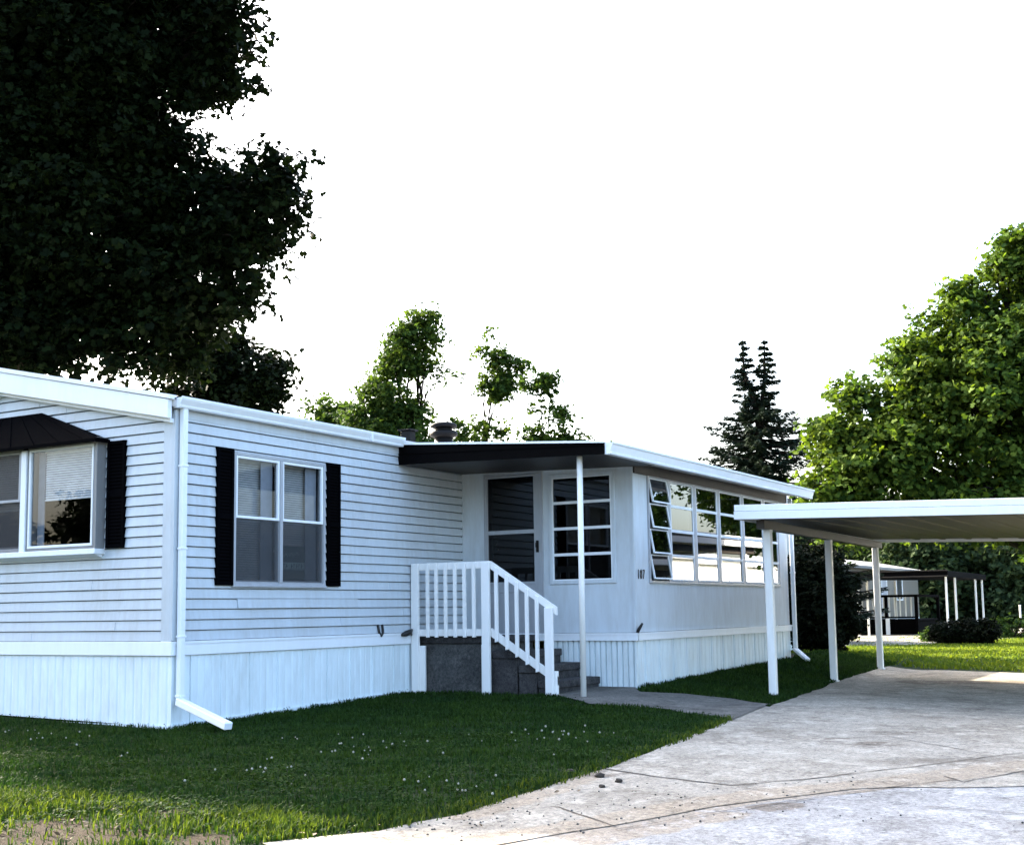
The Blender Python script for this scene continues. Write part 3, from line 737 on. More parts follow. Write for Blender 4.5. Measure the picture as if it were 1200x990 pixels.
# storm door
mb = MB(); ring(FW_, mb, -1.215, -.345, .77, 2.835, .03, -.05, .018, .003); dfm = mb.build('door_frame', M['frame'], home)
mb = MB()
FW_.box(mb, -.40, -.376, -.03, .012, .80, 2.80, .003); FW_.box(mb, -1.184, -1.085, -.03, .012, .80, 2.80, .003)
FW_.box(mb, -1.085, -.40, -.03, .012, 2.772, 2.80, .003); FW_.box(mb, -1.085, -.40, -.03, .010, 2.045, 2.095, .003)
FW_.box(mb, -1.085, -.40, -.03, .012, 1.405, 1.435, .003); FW_.box(mb, -1.085, -.40, -.03, .004, .80, 1.405, .003); FW_.box(mb, -1.085, -.40, .0, .014, 1.30, 1.325, .003)
dr = mb.build('storm_door', M['frame'], home)
pane(FW_, -1.085, -.40, 1.43, 2.05, -.01).build('glass', M['glass_dark'], dr); pane(FW_, -1.085, -.40, 2.09, 2.775, -.004).build('glass', M['glass_dark'], dr)
mb = MB(); FW_.box(mb, -1.155, -1.115, .012, .022, 1.80, 1.95, .003); mb.bar(FW_.P(-1.135, .045, 1.86), FW_.P(-1.135, .045, 1.92), .016, .02); FW_.box(mb, -1.142, -1.128, .02, .045, 1.885, 1.90); mb.build('handle', M['darkmetal'], dr)
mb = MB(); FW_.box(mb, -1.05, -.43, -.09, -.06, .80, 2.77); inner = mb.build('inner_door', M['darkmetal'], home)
for nm, z in (('knob', 1.86), ('deadbolt', 1.95)): MB().tube([FW_.P(-.50, -.06, z), FW_.P(-.50, -.03, z), FW_.P(-.5, -.015, z)], [.012, .026, .02], 12).build(nm, M['iron'], inner)
mb = MB(); mb.tube([FW_.P(-.35, .0, 2.905), FW_.P(-.35, .05, 2.90)], .035, 14); mb.build('lamp_holder', M['iron'], home)
mb = MB(); mb.tube([FW_.P(-.38, .045, 2.915), FW_.P(-.80, .045, 2.925)], .014, 10); mb.build('lamp_tube', M['trim'], home)

def awning_row(W, a0, a1, z0, z1, n, tilts, parent, gm='glass_tint'):
    h = (z1-z0)/n
    for i in range(n):
        zb0, zt0 = z0+i*h, z0+(i+1)*h; t = tilts[i]
        mb = MB(); wd = .016
        P = lambda a, f, d: W.P(a, d+t*(1-f), zb0+h*f+(.012 if t > .03 else 0)*(1-f))
        for s0, s1, f0, f1 in ((a0, a1, 0.0, wd/h*1.2), (a0, a1, 1-wd/h, 1.0), (a0, a0+wd, wd/h*1.2, 1-wd/h), (a1-wd, a1, wd/h*1.2, 1-wd/h)):
            mb.hexa([P(s0, f0, -.004), P(s1, f0, -.004), P(s1, f0, .016), P(s0, f0, .016), P(s0, f1, -.004), P(s1, f1, -.004), P(s1, f1, .016), P(s0, f1, .016)])
        mb.build('sash', M['trim'], parent)
        MB().poly([P(a0+wd*.5, .03, .006), P(a1-wd*.5, .03, .006), P(a1-wd*.5, .97, .006), P(a0+wd*.5, .97, .006)]).build('glass', M[gm], parent)
mb = MB(); ring(FW_, mb, -2.225, -1.31, 1.39, 2.765, .045, -.05, .02, .003); w = mb.build('window', M['panel'], home)
awning_row(FW_, -2.18, -1.355, 1.43, 2.725, 4, [.0]*4, w, 'glass_dark')
mb = MB(); xs_ = [5.6, 6.22, 7.085, 7.96, 8.92, 9.85, 10.5]
ring(SW_, mb, 5.575, 10.525, 1.385, 2.74, .035, -.05, .022, .003)
for x in xs_[1:-1]: SW_.box(mb, x-.05, x+.05, -.05, .018, 1.42, 2.705, .003)
w = mb.build('window', M['frame'], home)
TL = [[.055]*4, [.004, .006, .004, .002], [.006, .004, .003, .004], [.003, .005, .005, .003], [.006, .003, .004, .004], [.004, .004, .004, .004]]
for (x0, x1), tl in zip(zip(xs_, xs_[1:]), TL):
    awning_row(SW_, x0+(.02 if x0 == 5.6 else .052), x1-(.03 if x1 == 10.5 else .052), 1.425, 2.70, 4, tl, w)

# house number on the side of the sunroom corner
def text_mesh(s, size, W, a, z, o, sx=1.0, ext=.003):
    cu = bpy.data.curves.new('t', 'FONT'); cu.body = s; cu.size = size; cu.extrude = ext; cu.offset = .0; cu.space_character = 1.3
    ob = bpy.data.objects.new('t', cu); col.objects.link(ob)
    bpy.context.view_layer.update()
    me = bpy.data.meshes.new_from_object(ob.evaluated_get(bpy.context.evaluated_depsgraph_get()))
    bpy.data.objects.remove(ob)
    for v in me.vertices: v.co = W.P(a+v.co.x*sx, o+v.co.z, z+v.co.y)
    return me
link('house_number', text_mesh('107', .165, SW_, 5.225, 1.435, .009, .72), M['iron'], home)
# hose hooks and bracket
mb = MB(); mb.tube([WS.P(3.28, .015, .93), WS.P(3.285, .03, .84), WS.P(3.32, .035, .80), WS.P(3.36, .03, .84), WS.P(3.365, .015, .93)], .015, 8); mb.build('hose_hook', M['iron'], home)
mb = MB(); mb.tube([WS.P(3.72, .04, .80), WS.P(3.78, .06, .815), WS.P(3.85, .065, .83), WS.P(3.93, .05, .86)], [.015, .034, .034, .012], 10); mb.tube([WS.P(3.86, .05, .83), WS.P(3.92, .05, .80)], .012, 8); mb.build('hose_bib', M['iron'], home)
mb = MB(); mb.tube([(5.15, -2.49, .79), (5.15, -2.51, .83), (5.16, -2.535, .87), (5.17, -2.55, .90)], [.02, .022, .018, .012], 8); mb.build('hose_hook', M['iron'], home)

# ================================================================== STEPS AND RAILING
st = thing('entry_steps', 'dark grey concrete landing with four steps leading to the sunroom door', 'steps', (4.4, -1, g(4.4, -1)))
sx0, sx1 = 4.03, 5.13
mb = MB(); mb.box(sx0+.03, sx1-.0, -1.06, -.03, .0, .69, .01); mb.box(sx0+.03, sx1-.02, -1.42, -1.06, .0, .51, .006); mb.build('base', M['stepside'], st)
mb = MB(); mb.box(sx0, sx1+.01, -1.12, -.03, .692, .772, .008); mb.build('landing', M['steps'], st)
for y0, y1, zt in ((-1.47, -1.125, .60), (-1.73, -1.475, .435), (-1.99, -1.735, .265)):
    mb = MB(); mb.box(sx0, sx1, y0, y1, zt-.085, zt, .008); mb.box(sx0+.02, sx1-.01, y0+.02, y1, g(4.5, y0)-.05, zt-.087); mb.build('step', M['steps'], st)

rl = thing('stair_railing', 'white painted wooden railing along the landing and steps', 'railing', (3.97, -1, g(3.97, -1)))
XR = 3.95
gz = lambda y: g(XR, y)-.02
def post(y0, y1, ztop, extra=None):
    mb = MB(); mb.box(XR-.022, XR+.022, y0, y1, gz(y0), ztop, .004)
    if extra: mb.box(XR+.024, XR+.062, extra[0], extra[1], gz(y0)+.02, extra[2], .004)
    mb.build('post', M['rail'], rl)
post(-.135, -.035, 1.655, (-.20, -.08, .665)); post(-1.145, -1.04, 1.645, (-1.11, -1.005, .68)); post(-1.985, -1.885, 1.10, (-2.02, -1.92, .38))
mb = MB(); mb.box(XR+.024, XR+.06, -1.14, -.04, 1.573, 1.66, .004); mb.build('top_rail', M['rail'], rl)
mb = MB(); mb.box(XR+.024, XR+.06, -1.14, -.04, .78, .862, .004); mb.build('bottom_rail', M['rail'], rl)
def slope(z0, h):
    mb = MB(); y0, y1 = -1.146, -2.02; k = (1.126-1.65)/(-1.988+1.155)
    z = lambda y: z0+k*(y+1.155)
    mb.prism([(XR+.026, y0, z(y0)), (XR+.026, y1, z(y1)), (XR+.026, y1, z(y1)-h), (XR+.026, y0, z(y0)-h)], (.034, 0, 0)); return mb, z
mb, zt_ = slope(1.65, .092); mb.build('top_rail', M['rail'], rl)
mb, zl_ = slope(.865, .098); mb.build('bottom_rail', M['rail'], rl)
for y in (-.264, -.39, -.524, -.658, -.791, -.923):
    mb = MB(); mb.box(XR-.012, XR+.022, y-.02, y+.02, .765, 1.655, .003); mb.build('baluster', M['rail'], rl)
for y in (-1.235, -1.377, -1.51, -1.645, -1.777):
    mb = MB(); za, zb2 = zl_(y)-.11, zt_(y)-.012
    mb.hexa([(XR-.012, y-.02, za+.012), (XR+.022, y-.02, za+.012), (XR+.022, y+.02, za), (XR-.012, y+.02, za), (XR-.012, y-.02, zb2-.02), (XR+.022, y-.02, zb2-.02), (XR+.022, y+.02, zb2), (XR-.012, y+.02, zb2)], .003); mb.build('baluster', M['rail'], rl)

# ================================================================== CARPORT
cp = thing('carport', 'flat roofed white metal carport on slim posts over the driveway', 'carport', (9, -6.5, 0))
yl = lambda x: -3.66+.035*(x-5.45)
zc = lambda y: 2.105+.03*(y+3.7)
X0, X1, Y1 = 5.45, 12.45, -9.5
mb = MB()
mb.hexa([(X0, Y1, zc(Y1)+.05), (X1, Y1, zc(Y1)+.05), (X1, yl(X1), zc(yl(X1))+.05), (X0, yl(X0), zc(yl(X0))+.05), (X0, Y1, zc(Y1)+.15), (X1, Y1, zc(Y1)+.15), (X1, yl(X1), zc(yl(X1))+.15), (X0, yl(X0), zc(yl(X0))+.15)])
y = Y1+.1
while y < -3.9:
    mb.hexa([(X0+.02, y-.03, zc(y)+.035), (X1-.06, y-.03, zc(y)+.035), (X1-.06, y+.03, zc(y)+.035), (X0+.02, y+.03, zc(y)+.035), (X0+.02, y-.05, zc(y)+.049), (X1-.06, y-.05, zc(y)+.049), (X1-.06, y+.05, zc(y)+.049), (X0+.02, y+.05, zc(y)+.049)]); y += .4
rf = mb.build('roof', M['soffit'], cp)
mb = MB()
def edge(p, q, za, zb, th, off):
    p, q = Vector((*p, 0)), Vector((*q, 0)); d = (q-p).normalized(); n = Vector((-d.y, d.x, 0))*th
    o = n*off
    P = [p+o, q+o, q+o+n, p+o+n]
    mb.hexa([Vector((v.x, v.y, zc(v.y)+za)) for v in P]+[Vector((v.x, v.y, zc(v.y)+zb)) for v in P], .003)
for za, zb, off in ((0, .094, 0), (.098, .172, .35)):
    edge((X0-.03, Y1), (X0-.03, yl(X0)), za, zb, -.02, off)
    edge((X1+.03, Y1), (X1+.03, yl(X1)), za, zb, .02, off)
    edge((X0-.03, yl(X0)+.005), (X1+.03, yl(X1)+.005), za, zb, -.02, off)
    edge((X0-.03, Y1-.02), (X1+.03, Y1-.02), za, zb, .02, off)
mb.build('fascia', M['trim'], rf)
posts = [(5.9, -3.90), (8.9, -3.75), (12.0, -3.60), (5.9, -9.2), (8.9, -9.2), (12.0, -9.2)]
for x, y in posts:
    mb = MB(); zb = g(x, y); zt = zc(y)-.005; mb.box(x-.045, x+.045, y-.045, y+.045, zb-.05, zt-.10, .008); mb.box(x-.047, x+.047, y-.046, y-.02, zt-.13, zt-.1)
    mb.box(x-.06, x+.06, y-.06, y+.06, zb-.02, zb+.02, .004); mb.build('post', M['post'], cp)
for ya, yb in ((-3.915, -3.575), (-9.2, -9.2)):
    mb = MB(); a, b2 = (5.6, ya), (12.35, yb)
    mb.hexa([(a[0], a[1]-.05, zc(a[1])-.105), (b2[0], b2[1]-.05, zc(b2[1])-.105), (b2[0], b2[1]+.05, zc(b2[1])-.105), (a[0], a[1]+.05, zc(a[1])-.105), (a[0], a[1]-.05, zc(a[1])+.0), (b2[0], b2[1]-.05, zc(b2[1])+.0), (b2[0], b2[1]+.05, zc(b2[1])+.0), (a[0], a[1]+.05, zc(a[1])+.0)], .004)
    mb.build('beam', M['soffit'], cp)

# ================================================================== NEIGHBOUR
NX, NY, NZ = 43.0, 5.9, -.14
nb = thing('neighbor_home', 'beige mobile home beyond the lawn with white skirting and a dark porch', 'mobile home', (NX, NY, NZ))
WN, WE = Wall('Y', NY), Wall('X', NX)
M['beige'] = painted('beige_siding', (0.17, 0.16, 0.135), (0.1, .095, .08), .3)
M['roof_old'] = plain('weathered_roof', (0.2, 0.2, 0.19), 0.8)
for W, a0_, a1_ in ((WN, NX, 56.5), (WE, NY, NY+4.6)):
    mb = MB(); z = .5
    while z < 2.72:
        mb.poly([W.P(a0_, .02, z), W.P(a1_, .02, z), W.P(a1_, .004, z+.14), W.P(a0_, .004, z+.14)]); mb.poly([W.P(a0_, .004, z+.14), W.P(a1_, .004, z+.14), W.P(a1_, .02, z+.1401), W.P(a0_, .02, z+.1401)]); z += .14
    mb.build('wall', M['beige'], nb)
mb = MB(); mb.box(NX+.02, 56.5, NY+.02, NY+4.6, .45, 2.7); mb.build('core_wall', M['beige'], nb)
mb = MB(); mb.prism([(NX-.15, NY-.25, 2.66), (NX-.15, NY+2.3, 3.15), (NX-.15, NY+4.85, 2.66), (NX-.15, NY+4.85, 2.78), (NX-.15, NY+2.3, 3.28), (NX-.15, NY-.25, 2.78)], (13.9, 0, 0)); mb.build('roof', M['roof_old'], nb)
mb = skirting(WN, NX, 56.5, .5, .2, .012, None, .0, zb=lambda a: NZ); mb2 = skirting(WE, NY, NY+4.6, .5, .2, .012, None, 0, zb=lambda a: NZ); mb.build('skirting', M['skirt'], nb); mb2.build('skirting', M['skirt'], nb)
for a0_, a1_ in ((44.6, 45.6), (52.0, 53.2)):
    mb = MB(); ring(WN, mb, a0_, a1_, 1.3, 2.4, .06, .0, .05); w = mb.build('window', M['trim'], nb); pane(WN, a0_+.05, a1_-.05, 1.35, 2.35, .03).build('glass', M['glass'], w)
mb = MB(); ring(WN, mb, 49.3, 50.3, .62, 2.55, .07, 0, .05); dn = mb.build('door', M['trim'], nb); mb = MB(); WN.box(mb, 49.37, 50.23, .0, .03, .65, 2.48); mb.build('door_leaf', M['frame'], dn)
# its porch roof
pc = thing('porch_canopy', 'dark flat canopy on white posts in front of the beige home', 'canopy', (44, 3, NZ))
mb = MB(); mb.hexa([(38.6, .75, 2.06), (47, .95, 2.06), (47, 5.6, 2.16), (38.6, 5.6, 2.16), (38.6, .75, 2.28), (47, .95, 2.28), (47, 5.6, 2.40), (38.6, 5.6, 2.40)], .01); cr_ = mb.build('roof', M['darktrim'], pc)
mb = MB(); mb.box(38.55, 38.6, .75, 5.6, 2.08, 2.12); mb.box(38.56, 38.6, .75, 5.6, 2.28, 2.32); mb.build('fascia', M['soffit'], cr_)
for x, y in ((38.8, .87), (40.4, .88), (44.9, 1.0), (46.4, 1.02), (38.8, 4.05), (39.9, 4.0), (45.0, 4.2)):
    mb = MB(); mb.box(x-.035, x+.035, y-.035, y+.035, NZ, 2.08, .006); mb.build('post', M['post'], pc)
dk = thing('porch_deck', 'dark wooden deck with white balusters by the beige home', 'deck', (47, 4.5, NZ))
dx0, dx1, dy0, dy1 = 44.2, 48.2, 3.2, 5.75
mb = MB(); mb.box(dx0, dx1, dy0, dy1, .42, .5, .01); mb.box(dx0+.05, dx1-.05, dy0+.05, dy1-.05, NZ, .41); mb.build('platform', M['darktrim'], dk)
for p in ((dx0, dy0, 0), (dx0, 4.4, 0), (dx0, dy1-.1, 0), (dx1, dy0, 0)):
    mb = MB(); mb.box(p[0]-.06, p[0]+.06, p[1]-.06, p[1]+.06, NZ, 1.5, .006); mb.build('post', M['darktrim'], dk)
mb = MB(); mb.box(dx0-.05, dx0+.05, dy0, dy1, 1.40, 1.5); mb.box(dx0-.05, dx0+.05, dy0, dy1, .55, .62); mb.box(dx0, dx1, dy0-.05, dy0+.05, 1.40, 1.5); mb.build('rail', M['darktrim'], dk)
for i in range(11):
    mb = MB(); y = dy0+.2+i*.22; mb.box(dx0-.02, dx0+.02, y-.025, y+.025, .6, 1.42); mb.build('baluster', M['post'], dk)
for i in range(2):
    mb = MB(); mb.box(43.6, 43.66, 4.15+i*.35, 4.3+i*.35, NZ, .55); mb.build('step_side', M['trim'], dk)

# white home across the driveway: unseen, added to whiten the reflections in the sunroom panes
wh = thing('neighbor_home', 'unseen white mobile home added across the driveway to whiten the sunroom reflections', 'mobile home', (38, -17, -.1))
mb = MB(); mb.box(27, 49, -18.5, -14.5, .6, 3.2, .01); wb_ = mb.build('wall', M['trim'], wh)
mb = MB(); mb.prism([(26.8, -14.3, 3.2), (26.8, -16.5, 3.75), (26.8, -18.7, 3.2)], (22.4, 0, 0)); mb.build('roof', M['roof'], wh)
mb = MB(); mb.box(27.02, 48.98, -18.48, -14.53, -.2, .6); mb.build('skirting', M['skirt'], wh)
for x in (31, 40, 45):
    mb = MB(); mb.box(x, x+1.1, -14.498, -14.46, 1.5, 2.6, .01); mb.build('window', M['frame'], wh)

# thin pole at the right
x, y = gp(1197, 741); mb = MB(); mb.tube([(x, y, g(x, y)-.1), (x, y, g(x, y)+1.12)], .035, 10); mb.tube([(x, y, g(x, y)+1.12), (x, y, g(x, y)+1.15)], .045, 10)
tag(mb.build('marker_pole', M['post'], origin=(x, y, g(x, y))), 'slim pale metal pole standing at the lawn edge before dark trees', 'pole')
#TREES
# ================================================================== TREES AND SHRUBS
def b(x, D, y=720):
    p = at(x, y, D); return (p.x, p.y, 0)
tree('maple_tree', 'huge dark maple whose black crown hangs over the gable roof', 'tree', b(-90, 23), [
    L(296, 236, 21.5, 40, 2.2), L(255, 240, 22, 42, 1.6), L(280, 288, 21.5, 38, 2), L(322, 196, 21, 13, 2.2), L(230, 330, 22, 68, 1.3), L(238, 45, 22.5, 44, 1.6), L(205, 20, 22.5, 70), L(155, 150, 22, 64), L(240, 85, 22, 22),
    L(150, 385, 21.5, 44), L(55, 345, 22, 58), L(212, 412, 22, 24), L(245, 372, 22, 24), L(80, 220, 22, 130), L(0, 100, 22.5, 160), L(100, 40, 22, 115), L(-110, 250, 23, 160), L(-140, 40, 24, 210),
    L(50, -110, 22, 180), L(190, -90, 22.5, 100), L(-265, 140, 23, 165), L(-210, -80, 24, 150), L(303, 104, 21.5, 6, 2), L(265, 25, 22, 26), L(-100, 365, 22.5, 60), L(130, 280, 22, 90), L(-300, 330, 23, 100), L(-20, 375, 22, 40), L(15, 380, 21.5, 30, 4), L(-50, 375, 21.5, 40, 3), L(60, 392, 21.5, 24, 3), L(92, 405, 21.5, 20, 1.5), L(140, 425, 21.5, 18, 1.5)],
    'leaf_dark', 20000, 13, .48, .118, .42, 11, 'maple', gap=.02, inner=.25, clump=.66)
tree('deciduous_tree', 'dark rounded tree behind the gable roof beneath the big maple', 'tree', b(262, 38), [L(275, 445, 38, 50), L(238, 460, 38, 48), L(308, 468, 38, 28), L(258, 425, 38, 36), L(300, 440, 38.5, 28), L(250, 520, 38, 70)], 'leaf_dark', 2300, 10, .6, .2, .22, 12, gap=.05)
tree('deciduous_tree', 'small loose tree showing just above the gutter left of the tall tree', 'tree', b(388, 46), [L(388, 478, 46, 20), L(376, 490, 46, 15), L(404, 490, 46, 14), L(390, 515, 46, 26)], 'leaf_mid', 420, 9, .5, .2, .13, 13, gap=.25)
tree('deciduous_tree', 'tall leaning green tree with bare side branches behind the dark roof', 'tree', b(480, 42), [L(494, 388, 42, 19), L(506, 376, 42, 11), L(480, 408, 42, 24), L(464, 425, 42, 19), L(455, 465, 42, 29), L(434, 490, 42, 18), L(480, 490, 42, 22), L(455, 520, 42, 40), L(500, 515, 41, 18, .5), L(505, 440, 42, 16, .25)], 'leaf_mid', 2300, 10, .42, .16, .17, 14, gap=.12, twigs=2)
tree('deciduous_tree', 'thin wispy tree with one narrow leafy clump above the dark roof', 'tree', b(566, 42), [L(572, 392, 42, 8), L(566, 410, 42, 5, .7), L(580, 425, 42, 11), L(588, 450, 42, 13), L(578, 462, 42, 7), L(600, 425, 42, 9, .6), L(545, 505, 42, 20, .5), L(560, 490, 42, 14, .25), L(590, 500, 42, 12, .3)], 'leaf_mid', 560, 9, .34, .16, .07, 15, gap=.25, twigs=2)
tree('deciduous_tree', 'low sparse young tree with scattered sprigs right of the roof vent', 'tree', b(645, 40), [L(631, 452, 40, 13), L(628, 478, 40, 13), L(645, 448, 40, 9), L(655, 488, 40, 10), L(668, 506, 40, 12), L(648, 514, 40, 14), L(612, 490, 40, 9, .5), L(598, 505, 40, 10, .4), L(630, 510, 40, 12), L(690, 525, 40, 12, .4)], 'leaf_mid', 480, 9, .34, .16, .06, 16, gap=.3, twigs=1)
tree('maple_tree', 'broad sunlit maple with bright green leaves above the carport', 'tree', b(1290, 30), [
    L(1190, 290, 30, 12, 1.5), L(1196, 330, 30, 36), L(1245, 295, 30.5, 40), L(1140, 385, 30, 36), L(1160, 420, 29.5, 48), L(1082, 432, 30, 34), L(1100, 465, 29.5, 48), L(1015, 485, 30, 26), L(1030, 525, 29.5, 40), L(985, 500, 30, 14), L(995, 560, 29.5, 32), L(972, 535, 30, 14),
    L(1085, 540, 29, 52), L(1175, 480, 29, 72), L(1150, 580, 28.5, 48), L(1265, 450, 30, 140), L(1300, 330, 30, 110), L(1040, 590, 29, 28), L(1250, 575, 29, 85), L(1350, 450, 31, 180), L(978, 615, 30, 16, 1.2), L(1060, 618, 29.5, 16, .8), L(1160, 628, 29, 14, .8), L(1112, 352, 30, 14, 1.5), L(1165, 318, 30, 16), L(1150, 345, 30, 24), L(1068, 408, 30, 16, 1.3), L(1110, 385, 30, 24), L(1003, 458, 30, 16, 1.3), L(965, 495, 30, 13, 1.3), L(955, 575, 29.5, 16, 1.2), L(1215, 300, 30, 28), L(1040, 425, 30, 10)],
    'leaf_maple', 14000, 12, .47, .125, .40, 17, 'maple', gap=.1, inner=.4, clump=.9)

# tall trees to the left of the frame: they keep the front of the lot in shade
for i, (x, y, h_) in enumerate([(-3.0, 21, 15)]):
    lb = [((x+rnd.uniform(-3.2, 3.2), y+rnd.uniform(-3.2, 3.2), h_*rnd.uniform(.38, .85)), (3.4, 3.4, 2.8)) for _ in range(9)]+[((x, y, h_*.6), (4.5, 4.5, 4.5))]
    tree('maple_tree', 'tall dark maple beyond the back left corner of the home', 'tree', (x, y, 0), lb, 'leaf_dark', 2600, 10, .8, .30, .35, 80+i, gap=0, inner=.2)

# lower trees to the left of the home, mirrored in the projecting window
for i, (x, y, r_) in enumerate([(-13, 21, 2.3), (-18, 20, 2.0), (-15.5, 27, 3.0)]):
    lb = [((x+rnd.uniform(-1, 1)*r_*.6, y+rnd.uniform(-1, 1)*r_*.6, 1.4+r_*rnd.uniform(.2, 1.2)), (r_*.6, r_*.6, r_*.5)) for _ in range(6)]
    tree('deciduous_tree', ['small bushy dark tree mirrored in the projecting window', 'low dark tree farthest left of the home', 'rounded dark tree behind two smaller ones left of the home'][i], 'tree', (x, y, 0), lb, 'leaf_dark', 900, 9, .6, .22, .14, 90+i, gap=0, inner=.2)

def spruce(name, label, x, D, H, half, seed):
    rng = np.random.default_rng(seed); rr = random.Random(seed)
    bx = b(x, D); base = Vector((bx[0], bx[1], g(bx[0], bx[1])))
    t = thing(name, label, 'tree', base)
    mb = MB(); side = Vector((RT.x, RT.y, 0)).normalized()
    forkz = H*.74
    lead = [[base-Vector((0, 0, .2)), base+Vector((0, 0, forkz*.5)), base+Vector((0, 0, forkz)), base+side*(-.42)+Vector((0, 0, H*.88)), base+side*(-.46)+Vector((0, 0, H*.985))],
            [base+Vector((0, 0, forkz*.9)), base+side*.27+Vector((0, 0, H*.87)), base+side*.30+Vector((0, 0, H))]]
    mb.tube(lead[0], [.2, .16, .11, .05, .01], 10); mb.tube(lead[1], [.1, .06, .01], 8)
    C, N, A = [], [], []
    def branches(p, h, Lmax, n):
        for k in range(n):
            az = rr.uniform(0, 6.283); Lb = Lmax*rr.uniform(.6, 1.12)
            d = Vector((math.cos(az), math.sin(az), 0)); pts = []
            for i in range(6):
                u = i/5; pts.append(p+d*Lb*u+Vector((0, 0, Lb*(-.30*u+.26*u*u)+rr.uniform(-.02, .02))))
            mb.tube(pts, [.03*(1-.8*i/5)*(.4+Lb/2) for i in range(6)], 5, cap=False)
            m = int(11+105*Lb); s = Vector((-d.y, d.x, 0))
            for _ in range(m):
                u = rr.uniform(.12, 1)**.8; q = pts[min(4, int(u*5))].lerp(pts[min(5, int(u*5)+1)], u*5-int(u*5) if u < 1 else 1)
                w = .30*Lb*(1-u)*.9+.03+.04*min(1, Lb); lat = rr.uniform(-1, 1)
                C.append(q+s*lat*w+Vector((0, 0, -abs(lat)*w*.45-rr.uniform(0, .09)))); N.append(Vector((rr.gauss(0, .4), rr.gauss(0, .4), 1))); A.append(d*.8+s*lat*.9+Vector((0, 0, -.55)))
    h = .9
    while h < forkz:
        branches(base+Vector((rr.uniform(-.05, .05), 0, h)), h, half*(1-h/H)**.8+.1, 9); h += .21
    for ld, s0, top in ((-1, -.44, H*.985), (1, .29, H)):
        h = forkz
        while h < top-.05:
            f = min(1, (h-forkz)/(H*.13)); branches(base+side*s0*f+Vector((0, 0, h)), h, half*.56*(1-h/(H*1.005))**.85+.03, 5); h += .19
    mb.build('trunk', M['bark'], t)
    C, N, A = (np.array([list(v) for v in q]) for q in (C, N, A))
    link('crown', leaf_mesh('crown', C, N, .19, 'needle', rng, A), M['needle'], t)
spruce('spruce_tree', 'tall blue green spruce with twin tops behind the sunroom roof', 897, 42, 10.3, 4.4, 21)

def shrub(name, label, base, lobes, leafm, n, per, slen, size, seed, cat='shrub', group=None, shape='oval', inner=.6):
    rng = np.random.default_rng(seed); rr = random.Random(seed)
    bz = Vector((base[0], base[1], g(base[0], base[1]))); t = thing(name, label, cat, bz, group)
    mb = MB()
    for c, r, *_ in lobes:
        for k in range(3):
            limb(mb, bz+Vector((rr.uniform(-.08, .08), rr.uniform(-.08, .08), -.05)), Vector(c)+Vector((rr.uniform(-.4, .4)*r[0], rr.uniform(-.4, .4)*r[1], rr.uniform(-.2, .5)*r[2])), .03, .008, rr, 5)
    mb.build('stem', M['bark'], t)
    P, N = crown_points(lobes, n, per, slen, rng, 0, inner, 0)
    P[:, 2] = np.maximum(P[:, 2], bz.z+.02)
    link('foliage', leaf_mesh('foliage', P, N, size, shape, rng), M[leafm], t)
c = at(962, 712, 23.5); zb = g(c.x, c.y)
shrub('yew_shrub', 'tall rounded nearly black yew at the far end of the sunroom', (c.x, c.y), [((c.x, c.y, zb+1.02), (.62, .66, 1.0), 1), ((c.x, c.y, zb+.55), (.66, .68, .6), 1), ((c.x-.03, c.y+.1, zb+1.25), (.5, .5, .72), 1)], 'yew', 5200, 8, .13, .075, 31, inner=.25)
c = at(1130, 738, 39); zb = g(c.x, c.y)
lb = [((c.x+rnd.uniform(-.1, .1), c.y+u*.62, zb+.40), (.55, .40, .33), 1) for u in (-1, -.5, 0, .5, 1)]+[((c.x, c.y+u*.35, zb+.2), (.45, .35, .22), 1) for u in (-1, 0, 1)]
shrub('clipped_hedge', 'low dark hedge clipped flat on top before the canopy posts', (c.x, c.y), lb, 'yew', 3600, 8, .12, .085, 32, 'hedge', inner=.3)
for i, (px, py, D, s, lab) in enumerate([(1190, 730, 45, .8, 'low leafy green bush by the pale pole at the picture edge'), (1092, 735, 41, .45, 'small loose flowering bush between the dark deck and hedge'), (1165, 738, 46, .45, 'small bright green bush just beyond the clipped hedge')]):
    c = at(px, py, D); zb = g(c.x, c.y)
    shrub('leafy_bush', lab, (c.x, c.y), [((c.x, c.y, zb+s*.5), (s*.8, s*.9, s*.55), 1), ((c.x+.2, c.y-.3, zb+s*.35), (s*.6, s*.6, s*.4), 1)], 'leaf_mid', 260, 8, .2, .13, 40+i, 'bush')

kinds = ['dense dark tree in the far row behind the beige home', 'bluish green tree in the far row right of the beige home', 'tall dark tree in the far row above the clipped hedge', 'dark far tree beside the picture edge behind the pale pole', 'far tree showing behind the canopy posts', 'dark far tree seen over the beige roof']
for i, (x, D, y0, r, j) in enumerate([(975, 76, 640, 46, 5), (1030, 74, 640, 52, 0), (1085, 70, 650, 50, 4), (1140, 72, 655, 46, 2), (1195, 68, 660, 52, 3), (1110, 80, 625, 50, 1), (1255, 70, 640, 60, None), (1320, 72, 640, 60, None)]):
    tree('background_tree', kinds[j] if j is not None else 'dense dark far tree in the row beyond the neighboring lawn', 'tree', b(x, D), [L(x, y0, D, r), L(x-r*.5, y0+25, D, r*.75), L(x+r*.5, y0+20, D-1, r*.75), L(x, y0+50, D-1, r*.8), L(x-r*.2, y0-r*.7, D, r*.6), L(x+r*.1, y0+78, D-2, r*.75)], 'leaf_far', 1500, 9, .9, .34, .25, 60+i, gap=.1, group='trees in the far row', inner=.3)

